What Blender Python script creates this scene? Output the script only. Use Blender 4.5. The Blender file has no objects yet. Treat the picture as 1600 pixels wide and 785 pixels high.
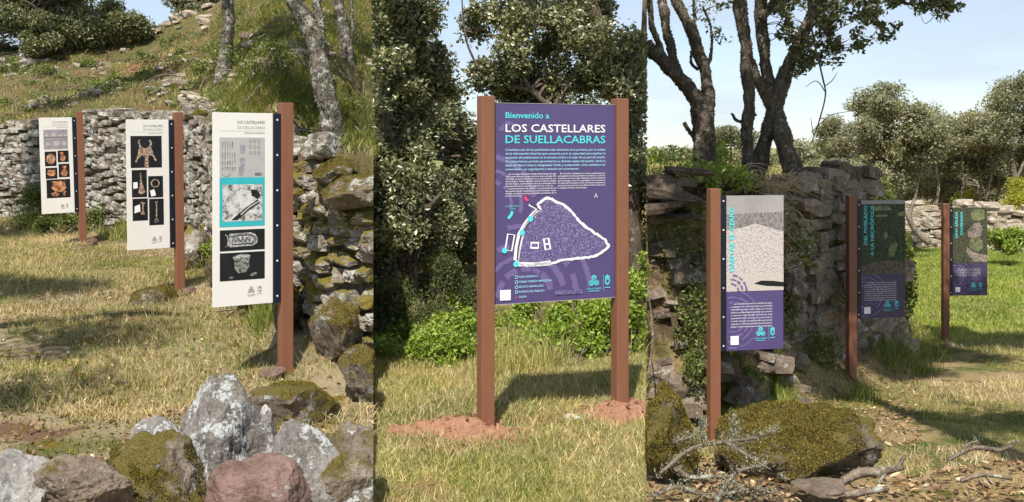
import bpy, bmesh, math, random
import numpy as np
from mathutils import Vector

scene = bpy.context.scene
COL = scene.collection
random.seed(11)
RNG = np.random.default_rng(11)
PI = math.pi

# ------------------------------------------------------------------ camera
EYE = 1.7
cam_d = bpy.data.cameras.new('camera')
cam = bpy.data.objects.new('camera', cam_d)
COL.objects.link(cam)
cam.location = (0, 0, EYE)
cam.rotation_euler = (PI / 2, 0, 0)
cam_d.sensor_width = 36
cam_d.lens = 36
cam_d.shift_y = -(392.5 - 230) / 1600
cam_d.clip_start = 0.05
cam_d.clip_end = 6000
scene.camera = cam

# ------------------------------------------------------------------ sky and sun
TRAVEL = Vector((0.13, 0.65, -1.0)).normalized()
world = bpy.data.worlds.new('World')
scene.world = world
world.use_nodes = True
wt = world.node_tree
wt.nodes.clear()
w_out = wt.nodes.new('ShaderNodeOutputWorld')
w_bg = wt.nodes.new('ShaderNodeBackground')
w_sky = wt.nodes.new('ShaderNodeTexSky')
w_sky.sky_type = 'NISHITA'
w_sky.sun_disc = False
w_sky.sun_elevation = math.asin(-TRAVEL.z)
w_sky.sun_rotation = math.atan2(-TRAVEL.x, -TRAVEL.y)
w_sky.air_density = 1.0
w_sky.dust_density = 0.5
w_sky.ozone_density = 1.3
w_sky.altitude = 1100
w_tc = wt.nodes.new('ShaderNodeTexCoord')
w_map = wt.nodes.new('ShaderNodeMapping')
w_map.inputs['Scale'].default_value = (2.0, 2.0, 9.0)
w_map.inputs['Rotation'].default_value = (0.1, 0.15, 0.4)
w_n = wt.nodes.new('ShaderNodeTexNoise')
w_n.inputs['Scale'].default_value = 2.1
w_n.inputs['Detail'].default_value = 7
w_n.inputs['Roughness'].default_value = 0.55
w_r = wt.nodes.new('ShaderNodeMapRange')
w_r.inputs['From Min'].default_value = 0.42
w_r.inputs['From Max'].default_value = 0.72
w_r.inputs['To Min'].default_value = 0.45
w_r.inputs['To Max'].default_value = 0.9
w_mix = wt.nodes.new('ShaderNodeMixRGB')
w_mix.inputs['Color2'].default_value = (4.0, 4.5, 5.25, 1)
wt.links.new(w_tc.outputs['Generated'], w_map.inputs['Vector'])
wt.links.new(w_map.outputs['Vector'], w_n.inputs['Vector'])
wt.links.new(w_n.outputs['Fac'], w_r.inputs['Value'])
wt.links.new(w_r.outputs['Result'], w_mix.inputs['Fac'])
wt.links.new(w_sky.outputs['Color'], w_mix.inputs['Color1'])
wt.links.new(w_mix.outputs['Color'], w_bg.inputs['Color'])
w_bg.inputs['Strength'].default_value = 0.11
wt.links.new(w_bg.outputs['Background'], w_out.inputs['Surface'])

sun_d = bpy.data.lights.new('sun', 'SUN')
sun_d.energy = 4.6
sun_d.angle = math.radians(0.53)
sun_d.color = (1.0, 0.94, 0.84)
sun = bpy.data.objects.new('sun', sun_d)
COL.objects.link(sun)
sun.rotation_euler = TRAVEL.to_track_quat('-Z', 'Y').to_euler()
sun.location = (-5, -12, 20)

scene.view_settings.view_transform = 'Standard'
scene.view_settings.look = 'None'
scene.view_settings.gamma = 1.0
scene.view_settings.use_curve_mapping = False
scene.view_settings.exposure = 0.60
scene.cycles.max_bounces = 6
scene.cycles.transparent_max_bounces = 8

# ------------------------------------------------------------------ numpy helpers
def _hash(x, y, z, s):
    h = (x.astype(np.int64) * 374761393 + y.astype(np.int64) * 668265263 + z.astype(np.int64) * 1274126177 + s * 974711) & 0xffffffff
    h = ((h ^ (h >> 13)) * 1274126177) & 0xffffffff
    h = h ^ (h >> 16)
    return (h & 0xffffff) / float(0xffffff)

def vnoise(p, seed=0):
    p = np.asarray(p, float)
    i = np.floor(p).astype(np.int64)
    f = p - i
    f = f * f * (3 - 2 * f)
    r = 0
    for dx in (0, 1):
        wx = f[:, 0] if dx else 1 - f[:, 0]
        for dy in (0, 1):
            wy = f[:, 1] if dy else 1 - f[:, 1]
            for dz in (0, 1):
                wz = f[:, 2] if dz else 1 - f[:, 2]
                r = r + wx * wy * wz * _hash(i[:, 0] + dx, i[:, 1] + dy, i[:, 2] + dz, seed)
    return r * 2 - 1

def fbm(p, octv=4, seed=0, gain=0.5):
    p = np.asarray(p, float)
    a, r = 1.0, 0
    for k in range(octv):
        r = r + a * vnoise(p * (2 ** k) + 17.3 * k, seed + k)
        a *= gain
    return r

def fbm2(x, y, sc, octv=4, seed=0):
    x = np.asarray(x, float).ravel(); y = np.asarray(y, float).ravel()
    return fbm(np.stack([x * sc, y * sc, np.zeros_like(x)], 1), octv, seed)

def W(px, py, d):
    """a point of the place seen at bearing px, drop py and distance d from where one stands"""
    return np.array([(px - 800) / 1600 * d, d, EYE - (py - 230) / 1600 * d])

def BX(px, d):
    return (px - 800) / 1600 * d

S1 = (583.5 - 800) / 1600      # bearing of the edge between the left plot and the middle plot
S2 = (1010.0 - 800) / 1600     # bearing of the edge between the middle plot and the right plot

def in_left(x, y, m=0.0):
    return x < S1 * y - m
def in_mid(x, y, m=0.0):
    return (x > S1 * y + m) & (x < S2 * y - m)
def in_right(x, y, m=0.0):
    return x > S2 * y + m

# ------------------------------------------------------------------ objects
ORG = {}
def tag(o, label=None, cat=None, group=None, kind=None):
    if label: o['label'] = label
    if cat: o['category'] = cat
    if group: o['group'] = group
    if kind: o['kind'] = kind
    return o

def thing(name, label, cat, loc, rz=0.0, group=None, rx=0.0, ry=0.0):
    o = bpy.data.objects.new(name, None)
    o.empty_display_size = 0.2
    COL.objects.link(o)
    o.location = loc
    o.rotation_euler = (rx, ry, rz)
    ORG[o.name] = np.array(loc, float)
    return tag(o, label, cat, group)

def mesh_np(name, V, F, mat=None, smooth=False):
    """V (n,3); F (m,3) or (m,4) array, or a list of index lists"""
    me = bpy.data.meshes.new(name)
    V = np.asarray(V, float)
    if isinstance(F, np.ndarray):
        m, k = F.shape
        me.vertices.add(len(V)); me.vertices.foreach_set('co', V.ravel().astype(np.float32))
        me.loops.add(m * k); me.loops.foreach_set('vertex_index', F.ravel().astype(np.int32))
        me.polygons.add(m)
        me.polygons.foreach_set('loop_start', (np.arange(m) * k).astype(np.int32))
        me.polygons.foreach_set('loop_total', np.full(m, k, np.int32))
        me.update(calc_edges=True)
    else:
        me.from_pydata([tuple(v) for v in V], [], F)
        me.update()
    if len(me.polygons):
        if smooth: me.shade_smooth()
        else: me.shade_flat()
    if mat: me.materials.append(mat)
    return me

def obj(name, V, F, mat, parent=None, smooth=False, local=False, kind=None):
    V = np.asarray(V, float)
    if parent is not None and not local:
        p = parent
        while p.parent: p = p.parent
        V = V - ORG[p.name]
    me = mesh_np(name, V, F, mat, smooth)
    o = bpy.data.objects.new(name, me)
    COL.objects.link(o)
    if parent is not None: o.parent = parent
    if kind: o['kind'] = kind
    return o

class MB:
    """collects pieces of geometry (lists of faces) for one mesh"""
    def __init__(s): s.V = []; s.F = []; s.n = 0
    def add(s, V, F):
        V = np.asarray(V, float)
        F = [[i + s.n for i in f] for f in (F.tolist() if isinstance(F, np.ndarray) else F)]
        s.V.append(V); s.F += F; s.n += len(V); return s
    def done(s): return np.concatenate(s.V), s.F

def box(c, s, bev=0.0):
    cx, cy, cz = c; x, y, z = (s[0] / 2, s[1] / 2, s[2] / 2)
    if bev <= 0:
        V = [(cx + a * x, cy + b * y, cz + d * z) for d in (-1, 1) for a, b in ((-1, -1), (1, -1), (1, 1), (-1, 1))]
        F = [[3, 2, 1, 0], [4, 5, 6, 7], [0, 1, 5, 4], [1, 2, 6, 5], [2, 3, 7, 6], [3, 0, 4, 7]]
        return np.array(V), F
    bm = bmesh.new()
    bmesh.ops.create_cube(bm, size=1.0)
    for v in bm.verts: v.co = (cx + v.co.x * s[0], cy + v.co.y * s[1], cz + v.co.z * s[2])
    bmesh.ops.bevel(bm, geom=list(bm.edges), offset=bev, segments=2, affect='EDGES', profile=0.5)
    bm.verts.index_update()
    V = np.array([v.co[:] for v in bm.verts]); F = [[v.index for v in f.verts] for f in bm.faces]
    bm.free()
    return V, F

def tube(P, R, k=8, rough=0.0, seed=0, cap=True):
    """a tapering tube through the points P with radii R"""
    P = np.asarray(P, float); R = np.asarray(R, float)
    n = len(P)
    T = np.zeros_like(P)
    T[1:-1] = P[2:] - P[:-2]; T[0] = P[1] - P[0]; T[-1] = P[-1] - P[-2]
    T /= np.linalg.norm(T, axis=1)[:, None] + 1e-9
    up = np.array([0.0, 0, 1]) if abs(T[0][2]) < 0.9 else np.array([1.0, 0, 0])
    a0 = np.cross(T[0], up); a0 /= np.linalg.norm(a0)
    V = []
    ang = np.arange(k) * 2 * PI / k
    for i in range(n):
        a0 = a0 - T[i] * np.dot(a0, T[i]); a0 /= np.linalg.norm(a0) + 1e-9
        b0 = np.cross(T[i], a0)
        V.append(P[i] + R[i] * (np.cos(ang)[:, None] * a0 + np.sin(ang)[:, None] * b0))
    V = np.concatenate(V)
    if rough > 0:
        C = np.repeat(P, k, axis=0); rr = np.repeat(R, k)
        nz = fbm(V * 6.0, 2, seed) * 0.6 + fbm(V * 17.0, 2, seed + 5) * 0.4
        V = C + (V - C) * (1 + rough * nz)[:, None]
    F = []
    for i in range(n - 1):
        for j in range(k):
            j2 = (j + 1) % k
            F.append([i * k + j, i * k + j2, (i + 1) * k + j2, (i + 1) * k + j])
    if cap:
        F.append(list(range(k))[::-1]); F.append([(n - 1) * k + j for j in range(k)])
    return V, F

def smooth_path(P, R, per=5, wob=0.0, seed=0):
    """Catmull-Rom through points with radii"""
    P = np.asarray(P, float); R = np.asarray(R, float)
    Q = np.vstack([2 * P[0] - P[1], P, 2 * P[-1] - P[-2]])
    out, rad = [], []
    for i in range(1, len(Q) - 2):
        for t in np.arange(per) / per:
            a, b, c, d = Q[i - 1], Q[i], Q[i + 1], Q[i + 2]
            out.append(0.5 * ((2 * b) + (c - a) * t + (2 * a - 5 * b + 4 * c - d) * t * t + (3 * b - a - 3 * c + d) * t ** 3))
            rad.append(R[i - 1] * (1 - t) + R[i] * t)
    out.append(P[-1]); rad.append(R[-1])
    out = np.array(out); rad = np.array(rad)
    if wob:
        w = np.stack([fbm(out * 2.3 + 31 * k, 2, seed + k) for k in range(3)], 1)
        out = out + w * wob * np.linspace(0.3, 1, len(out))[:, None]
    return out, rad

# ------------------------------------------------------------------ materials
class M:
    def __init__(s, name, rough=0.85, spec=0.3):
        s.m = bpy.data.materials.new(name); s.m.use_nodes = True
        s.t = s.m.node_tree; s.b = s.t.nodes['Principled BSDF']
        s.b.inputs['Roughness'].default_value = rough
        s.b.inputs['Specular IOR Level'].default_value = spec
        s.out = s.t.nodes['Material Output']
        s._c = None
    def n(s, t, **kw):
        x = s.t.nodes.new(t)
        for k, v in kw.items(): setattr(x, k, v)
        return x
    def l(s, a, b): s.t.links.new(a, b)
    def co(s):
        if s._c is None: s._c = s.n('ShaderNodeTexCoord').outputs['Object']
        return s._c
    def geo(s, k): return s.n('ShaderNodeNewGeometry').outputs[k]
    def noise(s, sc, det=4, rough=0.55, vec=None, dist=0.0):
        x = s.n('ShaderNodeTexNoise')
        x.inputs['Scale'].default_value = sc; x.inputs['Detail'].default_value = det
        x.inputs['Roughness'].default_value = rough; x.inputs['Distortion'].default_value = dist
        s.l(vec if vec is not None else s.co(), x.inputs['Vector'])
        return x.outputs['Fac']
    def ramp(s, f, stops, interp='LINEAR'):
        x = s.n('ShaderNodeValToRGB'); x.color_ramp.interpolation = interp
        e = x.color_ramp.elements
        while len(e) < len(stops): e.new(0.5)
        for el, (p, c) in zip(e, stops):
            el.position = p; el.color = (c[0], c[1], c[2], 1) if not isinstance(c, (int, float)) else (c, c, c, 1)
        s.l(f, x.inputs['Fac']); return x.outputs['Color']
    def step(s, f, a, b, lo=0.0, hi=1.0):
        x = s.n('ShaderNodeMapRange'); x.interpolation_type = 'SMOOTHSTEP'
        for k, v in (('From Min', a), ('From Max', b), ('To Min', lo), ('To Max', hi)): x.inputs[k].default_value = v
        s.l(f, x.inputs['Value']); return x.outputs['Result']
    def mix(s, f, a, b, mode='MIX'):
        x = s.n('ShaderNodeMixRGB', blend_type=mode)
        for i, v in (('Fac', f), ('Color1', a), ('Color2', b)):
            if isinstance(v, (int, float)): x.inputs[i].default_value = v if i == 'Fac' else (v, v, v, 1)
            elif isinstance(v, tuple): x.inputs[i].default_value = (v[0], v[1], v[2], 1)
            else: s.l(v, x.inputs[i])
        return x.outputs['Color']
    def math(s, op, a, b=0.0):
        x = s.n('ShaderNodeMath', operation=op)
        for i, v in ((0, a), (1, b)):
            if isinstance(v, (int, float)): x.inputs[i].default_value = v
            else: s.l(v, x.inputs[i])
        return x.outputs['Value']
    def color(s, c):
        if isinstance(c, tuple): s.b.inputs['Base Color'].default_value = (c[0], c[1], c[2], 1)
        else: s.l(c, s.b.inputs['Base Color'])
        return s
    def bump(s, h, strength=0.4, dist=0.02):
        x = s.n('ShaderNodeBump'); x.inputs['Strength'].default_value = strength; x.inputs['Distance'].default_value = dist
        s.l(h, x.inputs['Height']); s.l(x.outputs['Normal'], s.b.inputs['Normal']); return s
    def rnd(s):
        a = s.n('ShaderNodeObjectInfo').outputs['Random']; b = s.geo('Random Per Island')
        return s.math('FRACT', s.math('ADD', a, b))

def plain(name, c, rough=0.6, spec=0.3, var=0.10, sc=30):
    m = M(name, rough, spec)
    f = m.noise(sc, 3)
    lo = tuple(x * (1 - var) for x in c); hi = tuple(min(1, x * (1 + var)) for x in c)
    m.color(m.ramp(f, [(0.3, lo), (0.7, hi)]))
    return m.m

def stone_mat(name, dark, mid, light, lichen=(0.55, 0.55, 0.50), lich=0.5, moss=0.4, mossc=((0.05, 0.042, 0.011), (0.18, 0.14, 0.034)), sc=1.0, bump=0.6):
    """dark/mid/light rock tones, pale lichen crusts, moss on faces that look up"""
    m = M(name, 0.9, 0.2)
    r = m.rnd()
    v = m.n('ShaderNodeVectorMath', operation='ADD')
    cv = m.n('ShaderNodeCombineXYZ'); 
    k = m.math('MULTIPLY', r, 37.0); m.l(k, cv.inputs[0]); m.l(k, cv.inputs[2])
    g = m.n('ShaderNodeNewGeometry')
    m.l(g.outputs['Position'], v.inputs[0]); m.l(cv.outputs[0], v.inputs[1]); vec = v.outputs[0]
    base = m.mix(r, dark, light)
    base = m.mix(0.55, base, mid)
    n1 = m.noise(5 * sc, 6, 0.65, vec)
    base = m.mix(m.step(n1, 0.35, 0.7), base, m.mix(1.0, base, (0.50, 0.47, 0.45), 'MULTIPLY'))
    n0 = m.noise(34 * sc, 5, 0.75, vec)
    base = m.mix(m.step(n0, 0.42, 0.62, 0.0, 0.65), m.mix(1.0, base, (1.25, 1.22, 1.18), 'MULTIPLY'), m.mix(1.0, base, (0.62, 0.60, 0.58), 'MULTIPLY'))
    nl2 = m.noise(60 * sc, 3, 0.6, vec)
    nl = m.math('ADD', m.math('MULTIPLY', m.noise(7 * sc, 4, 0.6, vec), 0.62), m.math('MULTIPLY', m.noise(38 * sc, 5, 0.7, vec), 0.38))
    lt = 0.62 - 0.19 * lich
    lm = m.step(nl, lt, lt + 0.035)
    lc = m.ramp(nl2, [(0.3, tuple(x * 0.62 for x in lichen)), (0.65, lichen)])
    c = m.mix(lm, base, lc)
    hh = m.math('ADD', m.math('ADD', m.math('MULTIPLY', n1, 0.8), m.math('MULTIPLY', n0, 0.45)), m.math('MULTIPLY', nl2, 0.25))
    hh = m.math('ADD', hh, m.math('MULTIPLY', lm, 0.12))
    if moss > 0:
        sx = m.n('ShaderNodeSeparateXYZ'); m.l(g.outputs['Normal'], sx.inputs[0])
        nm = m.noise(3.2 * sc, 5, 0.6, vec)
        mm = m.step(m.math('ADD', nm, m.math('MULTIPLY', sx.outputs[2], 0.14)), 0.80 - 0.32 * moss, 0.90 - 0.32 * moss)
        nm2 = m.noise(120 * sc, 3, 0.7, vec)
        mc = m.ramp(nm2, [(0.35, mossc[0]), (0.68, mossc[1])])
        c = m.mix(mm, c, mc)
        hh = m.math('ADD', hh, m.math('MULTIPLY', m.math('MULTIPLY', mm, nm2), 0.8))
    m.color(c); m.bump(hh, bump, 0.03)
    return m.m

def hill_ground_mat(name):
    """hillside: brown soil, dull grass, bare red earth round three spots"""
    m = M(name, 0.95, 0.1)
    a = m.noise(0.7, 6, 0.65); b = m.noise(2.4, 6, 0.65, None, 0.4); f = m.noise(40, 5, 0.7)
    c = m.mix(m.step(a, 0.4, 0.6), (0.22, 0.17, 0.085), (0.13, 0.14, 0.045))
    c = m.mix(m.step(b, 0.5, 0.62), c, (0.24, 0.135, 0.08))
    c = m.mix(m.step(b, 0.42, 0.34), c, (0.34, 0.28, 0.16))
    for p, r in RED:
        d = m.n('ShaderNodeVectorMath', operation='DISTANCE'); m.l(m.co(), d.inputs[0]); d.inputs[1].default_value = p
        dd = m.math('ADD', d.outputs['Value'], m.math('MULTIPLY', m.math('SUBTRACT', b, 0.5), r * 2.4))
        c = m.mix(m.step(dd, r * 1.15, r * 0.75), c, m.mix(m.step(f, 0.3, 0.7), (0.27, 0.115, 0.07), (0.42, 0.21, 0.14)))
    c = m.mix(m.step(f, 0.3, 0.7), m.mix(1.0, c, (0.6, 0.6, 0.6), 'MULTIPLY'), c)
    m.color(c); m.bump(m.math('ADD', f, m.math('MULTIPLY', b, 2.0)), 0.9, 0.05)
    return m.m

def leaf_mat(name, c1, c2, c3=None, trans=0.35, rough=0.45, spec=0.5, patch=1.2, warm=(1.5, 1.35, 0.9)):
    m = M(name, rough, spec)
    r = m.geo('Random Per Island')
    stops = [(0.0, c1), (0.82, c2)] + ([(0.97, c3)] if c3 else [])
    c = m.ramp(r, stops)
    nz = m.noise(patch, 3)
    c = m.mix(m.step(nz, 0.3, 0.7, 0.0, 0.5), c, m.mix(1.0, c, warm, 'MULTIPLY'))
    m.color(c)
    t = m.n('ShaderNodeBsdfTranslucent'); m.l(m.mix(1.0, c, (1.25, 1.3, 0.6), 'MULTIPLY'), t.inputs['Color'])
    ms = m.n('ShaderNodeMixShader'); ms.inputs[0].default_value = trans
    m.l(m.b.outputs[0], ms.inputs[1]); m.l(t.outputs[0], ms.inputs[2]); m.l(ms.outputs[0], m.out.inputs['Surface'])
    return m.m

def bark_mat(name, c1, c2, lichen=(0.42, 0.43, 0.38), lich=0.4):
    m = M(name, 0.95, 0.1)
    mp = m.n('ShaderNodeMapping'); mp.inputs['Scale'].default_value = (1, 1, 0.28); m.l(m.co(), mp.inputs['Vector'])
    n1 = m.noise(26, 5, 0.65, mp.outputs[0])
    c = m.ramp(n1, [(0.35, c1), (0.65, c2)])
    n2 = m.noise(11, 6, 0.7)
    c = m.mix(m.step(n2, 0.66 - 0.25 * lich, 0.72 - 0.25 * lich), c, lichen)
    m.color(c); m.bump(m.math('ADD', n1, m.math('MULTIPLY', n2, 0.5)), 0.9, 0.03)
    return m.m

def ground_mat(name, cols, sc=1.0, seedoff=0.0):
    """cols: straw, green, soil, moss"""
    straw, green, soil, moss = cols
    m = M(name, 0.95, 0.1)
    mp = m.n('ShaderNodeMapping'); mp.inputs['Location'].default_value = (seedoff, seedoff * 0.7, 0); m.l(m.co(), mp.inputs['Vector'])
    v = mp.outputs[0]
    a = m.noise(0.9 * sc, 5, 0.6, v); b = m.noise(1.7 * sc, 5, 0.6, v, 0.5); d = m.noise(2.3 * sc, 6, 0.65, v)
    f = m.noise(55, 4, 0.7, v)
    c = m.mix(m.step(f, 0.3, 0.7), tuple(x * 0.6 for x in straw), straw)
    c = m.mix(m.step(a, 0.5, 0.62), c, m.mix(m.step(f, 0.3, 0.7), tuple(x * 0.6 for x in green), green))
    c = m.mix(m.step(b, 0.54, 0.64), c, soil)
    c = m.mix(m.step(d, 0.57, 0.63), c, m.mix(m.step(f, 0.3, 0.7), tuple(x * 0.5 for x in moss), moss))
    m.color(c)
    m.bump(m.math('ADD', f, m.noise(160, 2, 0.6, v)), 0.8, 0.02)
    return m.m

STRAW = (0.50, 0.37, 0.17)
MAT = {}
MAT['ground_left'] = ground_mat('straw_ground', ((0.40, 0.32, 0.19), (0.17, 0.165, 0.065), (0.17, 0.10, 0.065), (0.22, 0.155, 0.03)), 1.5)
MAT['ground_mid'] = ground_mat('mown_grass_ground', ((0.38, 0.32, 0.14), (0.15, 0.17, 0.05), (0.30, 0.18, 0.10), (0.20, 0.20, 0.06)), 1.0, 13)
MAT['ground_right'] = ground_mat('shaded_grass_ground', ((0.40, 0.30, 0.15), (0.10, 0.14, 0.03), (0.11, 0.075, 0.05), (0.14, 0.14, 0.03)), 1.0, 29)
MAT['far'] = ground_mat('far_field', ((0.30, 0.30, 0.12), (0.13, 0.20, 0.04), (0.20, 0.15, 0.08), (0.10, 0.14, 0.04)), 0.05, 5)
_m = M('brown_painted_steel', 0.5, 0.35)
_mp = _m.n('ShaderNodeMapping'); _mp.inputs['Scale'].default_value = (9, 9, 0.7); _m.l(_m.co(), _mp.inputs['Vector'])
_f = _m.noise(6, 5, 0.65, _mp.outputs[0]); _g = _m.noise(70, 4, 0.7)
_c = _m.ramp(_f, [(0.3, (0.20, 0.082, 0.045)), (0.7, (0.24, 0.104, 0.060))])
_c = _m.mix(_m.step(_g, 0.68, 0.74, 0.0, 0.35), _c, (0.30, 0.19, 0.13))
_m.color(_c); _m.bump(_g, 0.12, 0.004); MAT['post'] = _m.m
MAT['rail'] = plain('black_aluminium_rail', (0.008, 0.011, 0.022), 0.4, 0.4)
MAT['screw'] = plain('steel_screw', (0.65, 0.65, 0.65), 0.3, 0.6)
MAT['white'] = plain('white_sign_board', (0.74, 0.715, 0.68), 0.35, 0.4, 0.02, 3)
MAT['purple'] = plain('purple_sign_board', (0.085, 0.062, 0.175), 0.3, 0.45, 0.05, 3)
MAT['purple2'] = plain('pale_purple_print', (0.155, 0.115, 0.28), 0.4, 0.4, 0.15, 60)
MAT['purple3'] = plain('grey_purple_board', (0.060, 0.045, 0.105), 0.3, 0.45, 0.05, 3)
MAT['edge'] = plain('board_edge', (0.35, 0.34, 0.36), 0.4, 0.4)
MAT['p_white'] = plain('white_print', (0.82, 0.82, 0.84), 0.5, 0.3, 0.02)
MAT['p_turq'] = plain('turquoise_print', (0.10, 0.62, 0.68), 0.5, 0.3, 0.03)
MAT['p_pale'] = plain('pale_blue_print', (0.36, 0.72, 0.86), 0.5, 0.3, 0.03)
MAT['p_teal'] = plain('teal_print', (0.04, 0.42, 0.47), 0.5, 0.3, 0.05, 20)
MAT['p_pink'] = plain('pink_print', (0.75, 0.06, 0.19), 0.5, 0.3, 0.03)
MAT['p_black'] = plain('black_print', (0.012, 0.012, 0.014), 0.4, 0.4, 0.3, 20)
MAT['p_grey'] = plain('grey_print', (0.16, 0.16, 0.16), 0.5, 0.3)
MAT['p_lgrey'] = plain('light_grey_print', (0.42, 0.41, 0.40), 0.5, 0.3, 0.06, 20)
MAT['p_mgrey'] = plain('mid_grey_print', (0.30, 0.27, 0.30), 0.5, 0.3, 0.2, 20)

def print_mat(name, lo, hi, sc, a=0.4, b=0.62):
    m = M(name, 0.45, 0.35)
    f = m.noise(sc, 6, 0.7); m.color(m.ramp(f, [(a, lo), (b, hi)])); return m.m
MAT['p_terra'] = print_mat('terracotta_print', (0.16, 0.045, 0.02), (0.72, 0.36, 0.20), 22)
MAT['p_bronze'] = print_mat('bronze_print', (0.07, 0.04, 0.025), (0.62, 0.44, 0.33), 60)
MAT['p_silver'] = print_mat('silver_print', (0.10, 0.10, 0.11), (0.62, 0.60, 0.60), 80)
MAT['p_green'] = print_mat('verdigris_print', (0.03, 0.04, 0.035), (0.34, 0.36, 0.30), 60)
MAT['p_dig'] = print_mat('excavation_print', (0.06, 0.06, 0.06), (0.62, 0.60, 0.58), 26, 0.36, 0.55)
MAT['p_hill'] = print_mat('dry_hillside_print', (0.24, 0.21, 0.20), (0.60, 0.54, 0.52), 90, 0.36, 0.56)
MAT['p_hillfar'] = print_mat('dry_hilltop_print', (0.11, 0.10, 0.10), (0.30, 0.28, 0.27), 60, 0.38, 0.58)
MAT['p_hillsky'] = print_mat('grey_sky_print', (0.30, 0.28, 0.28), (0.36, 0.34, 0.33), 5)
MAT['p_track'] = print_mat('pale_track_print', (0.42, 0.37, 0.34), (0.60, 0.54, 0.51), 90)
MAT['p_forest'] = print_mat('forest_print', (0.008, 0.014, 0.008), (0.06, 0.085, 0.035), 40, 0.4, 0.66)
MAT['p_forest2'] = print_mat('woodland_print', (0.006, 0.009, 0.008), (0.13, 0.13, 0.07), 55, 0.42, 0.62)
MAT['p_field'] = print_mat('field_print', (0.07, 0.08, 0.04), (0.22, 0.24, 0.11), 20)
MAT['p_scree'] = print_mat('scree_print', (0.09, 0.07, 0.06), (0.40, 0.32, 0.28), 70)
MAT['p_heath'] = print_mat('heath_print', (0.03, 0.025, 0.02), (0.17, 0.13, 0.10), 70)
MAT['p_mapfill'] = print_mat('map_speckle_print', (0.095, 0.07, 0.20), (0.55, 0.50, 0.68), 140, 0.50, 0.74)

MAT['wall_left'] = stone_mat('lichened_limestone', (0.15, 0.13, 0.11), (0.25, 0.22, 0.19), (0.35, 0.31, 0.27), (0.46, 0.45, 0.405), 0.62, 0.48)
MAT['wall_left_core'] = stone_mat('wall_core_rubble', (0.10, 0.08, 0.06), (0.12, 0.10, 0.08), (0.16, 0.13, 0.10), (0.3, 0.3, 0.27), 0.1, 0.3)
MAT['wall_near'] = stone_mat('mossy_limestone', (0.16, 0.14, 0.12), (0.27, 0.24, 0.21), (0.36, 0.33, 0.29), (0.48, 0.47, 0.43), 0.5, 1.0, ((0.075, 0.062, 0.012), (0.27, 0.21, 0.045)))
MAT['wall_right'] = stone_mat('grey_brown_slabs', (0.12, 0.095, 0.075), (0.22, 0.18, 0.145), (0.33, 0.27, 0.22), (0.42, 0.40, 0.36), 0.35, 0.45)
MAT['wall_far'] = stone_mat('far_pale_limestone', (0.26, 0.22, 0.17), (0.40, 0.34, 0.27), (0.52, 0.45, 0.37), (0.58, 0.55, 0.48), 0.4, 0.25)
MAT['rock_lichen'] = stone_mat('grey_rock_with_white_lichen', (0.15, 0.14, 0.13), (0.21, 0.195, 0.18), (0.27, 0.255, 0.24), (0.46, 0.465, 0.45), 0.62, 0.22, bump=1.0)
MAT['rock_grey'] = stone_mat('smooth_grey_rock', (0.24, 0.235, 0.225), (0.29, 0.285, 0.27), (0.34, 0.33, 0.32), (0.42, 0.42, 0.40), 0.3, 0.0)
MAT['rock_brown'] = stone_mat('dark_brown_rock', (0.10, 0.075, 0.055), (0.14, 0.11, 0.085), (0.19, 0.15, 0.12), (0.3, 0.29, 0.26), 0.1, 0.25)
MAT['rock_red'] = stone_mat('red_sandstone', (0.14, 0.090, 0.077), (0.17, 0.112, 0.097), (0.205, 0.138, 0.12), (0.30, 0.25, 0.225), 0.12, 0.0, bump=0.6)
MAT['rock_moss'] = stone_mat('moss_covered_rock', (0.12, 0.10, 0.08), (0.18, 0.15, 0.12), (0.24, 0.2, 0.16), (0.42, 0.42, 0.39), 0.45, 0.92)
MAT['rock_moss_full'] = stone_mat('fully_mossed_rock', (0.10, 0.085, 0.065), (0.14, 0.12, 0.095), (0.18, 0.15, 0.12), (0.36, 0.36, 0.33), 0.3, 1.25)
MAT['rock_white'] = stone_mat('whitish_stone', (0.45, 0.42, 0.38), (0.55, 0.52, 0.47), (0.62, 0.6, 0.55), (0.7, 0.68, 0.64), 0.5, 0.0)
MAT['soil_red'] = M('red_earth', 0.95, 0.1).m
_m = M('red_earth_clods', 0.95, 0.1); _f = _m.noise(30, 6, 0.7); _m.color(_m.ramp(_f, [(0.3, (0.26, 0.125, 0.075)), (0.7, (0.45, 0.25, 0.16))])); _m.bump(_f, 0.9, 0.03); MAT['soil_red'] = _m.m
MAT['moss'] = leaf_mat('moss_tufts', (0.055, 0.048, 0.014), (0.17, 0.135, 0.034), (0.33, 0.26, 0.075), 0.15, 0.8, 0.1, 9)
MAT['moss_dark'] = leaf_mat('green_moss_tufts', (0.045, 0.042, 0.010), (0.15, 0.125, 0.025), (0.26, 0.21, 0.05), 0.15, 0.8, 0.1, 9)
MAT['lichen'] = leaf_mat('grey_green_lichen', (0.14, 0.145, 0.105), (0.30, 0.305, 0.24), (0.44, 0.44, 0.36), 0.15, 0.85, 0.1, 8)
MAT['straw'] = leaf_mat('dry_straw', (0.22, 0.165, 0.09), (0.56, 0.46, 0.28), (0.72, 0.63, 0.42), 0.2, 0.7, 0.25, 1.0)
MAT['grass_green'] = leaf_mat('green_grass', (0.09, 0.13, 0.025), (0.24, 0.28, 0.07), (0.45, 0.42, 0.16), 0.35, 0.6, 0.25, 0.9)
MAT['grass_bright'] = leaf_mat('bright_meadow_grass', (0.13, 0.19, 0.035), (0.31, 0.38, 0.09), (0.50, 0.50, 0.20), 0.35, 0.6, 0.2, 0.4)
MAT['grass_mown'] = leaf_mat('mown_grass', (0.15, 0.17, 0.05), (0.44, 0.40, 0.19), (0.66, 0.58, 0.34), 0.3, 0.6, 0.25, 1.3)
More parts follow.
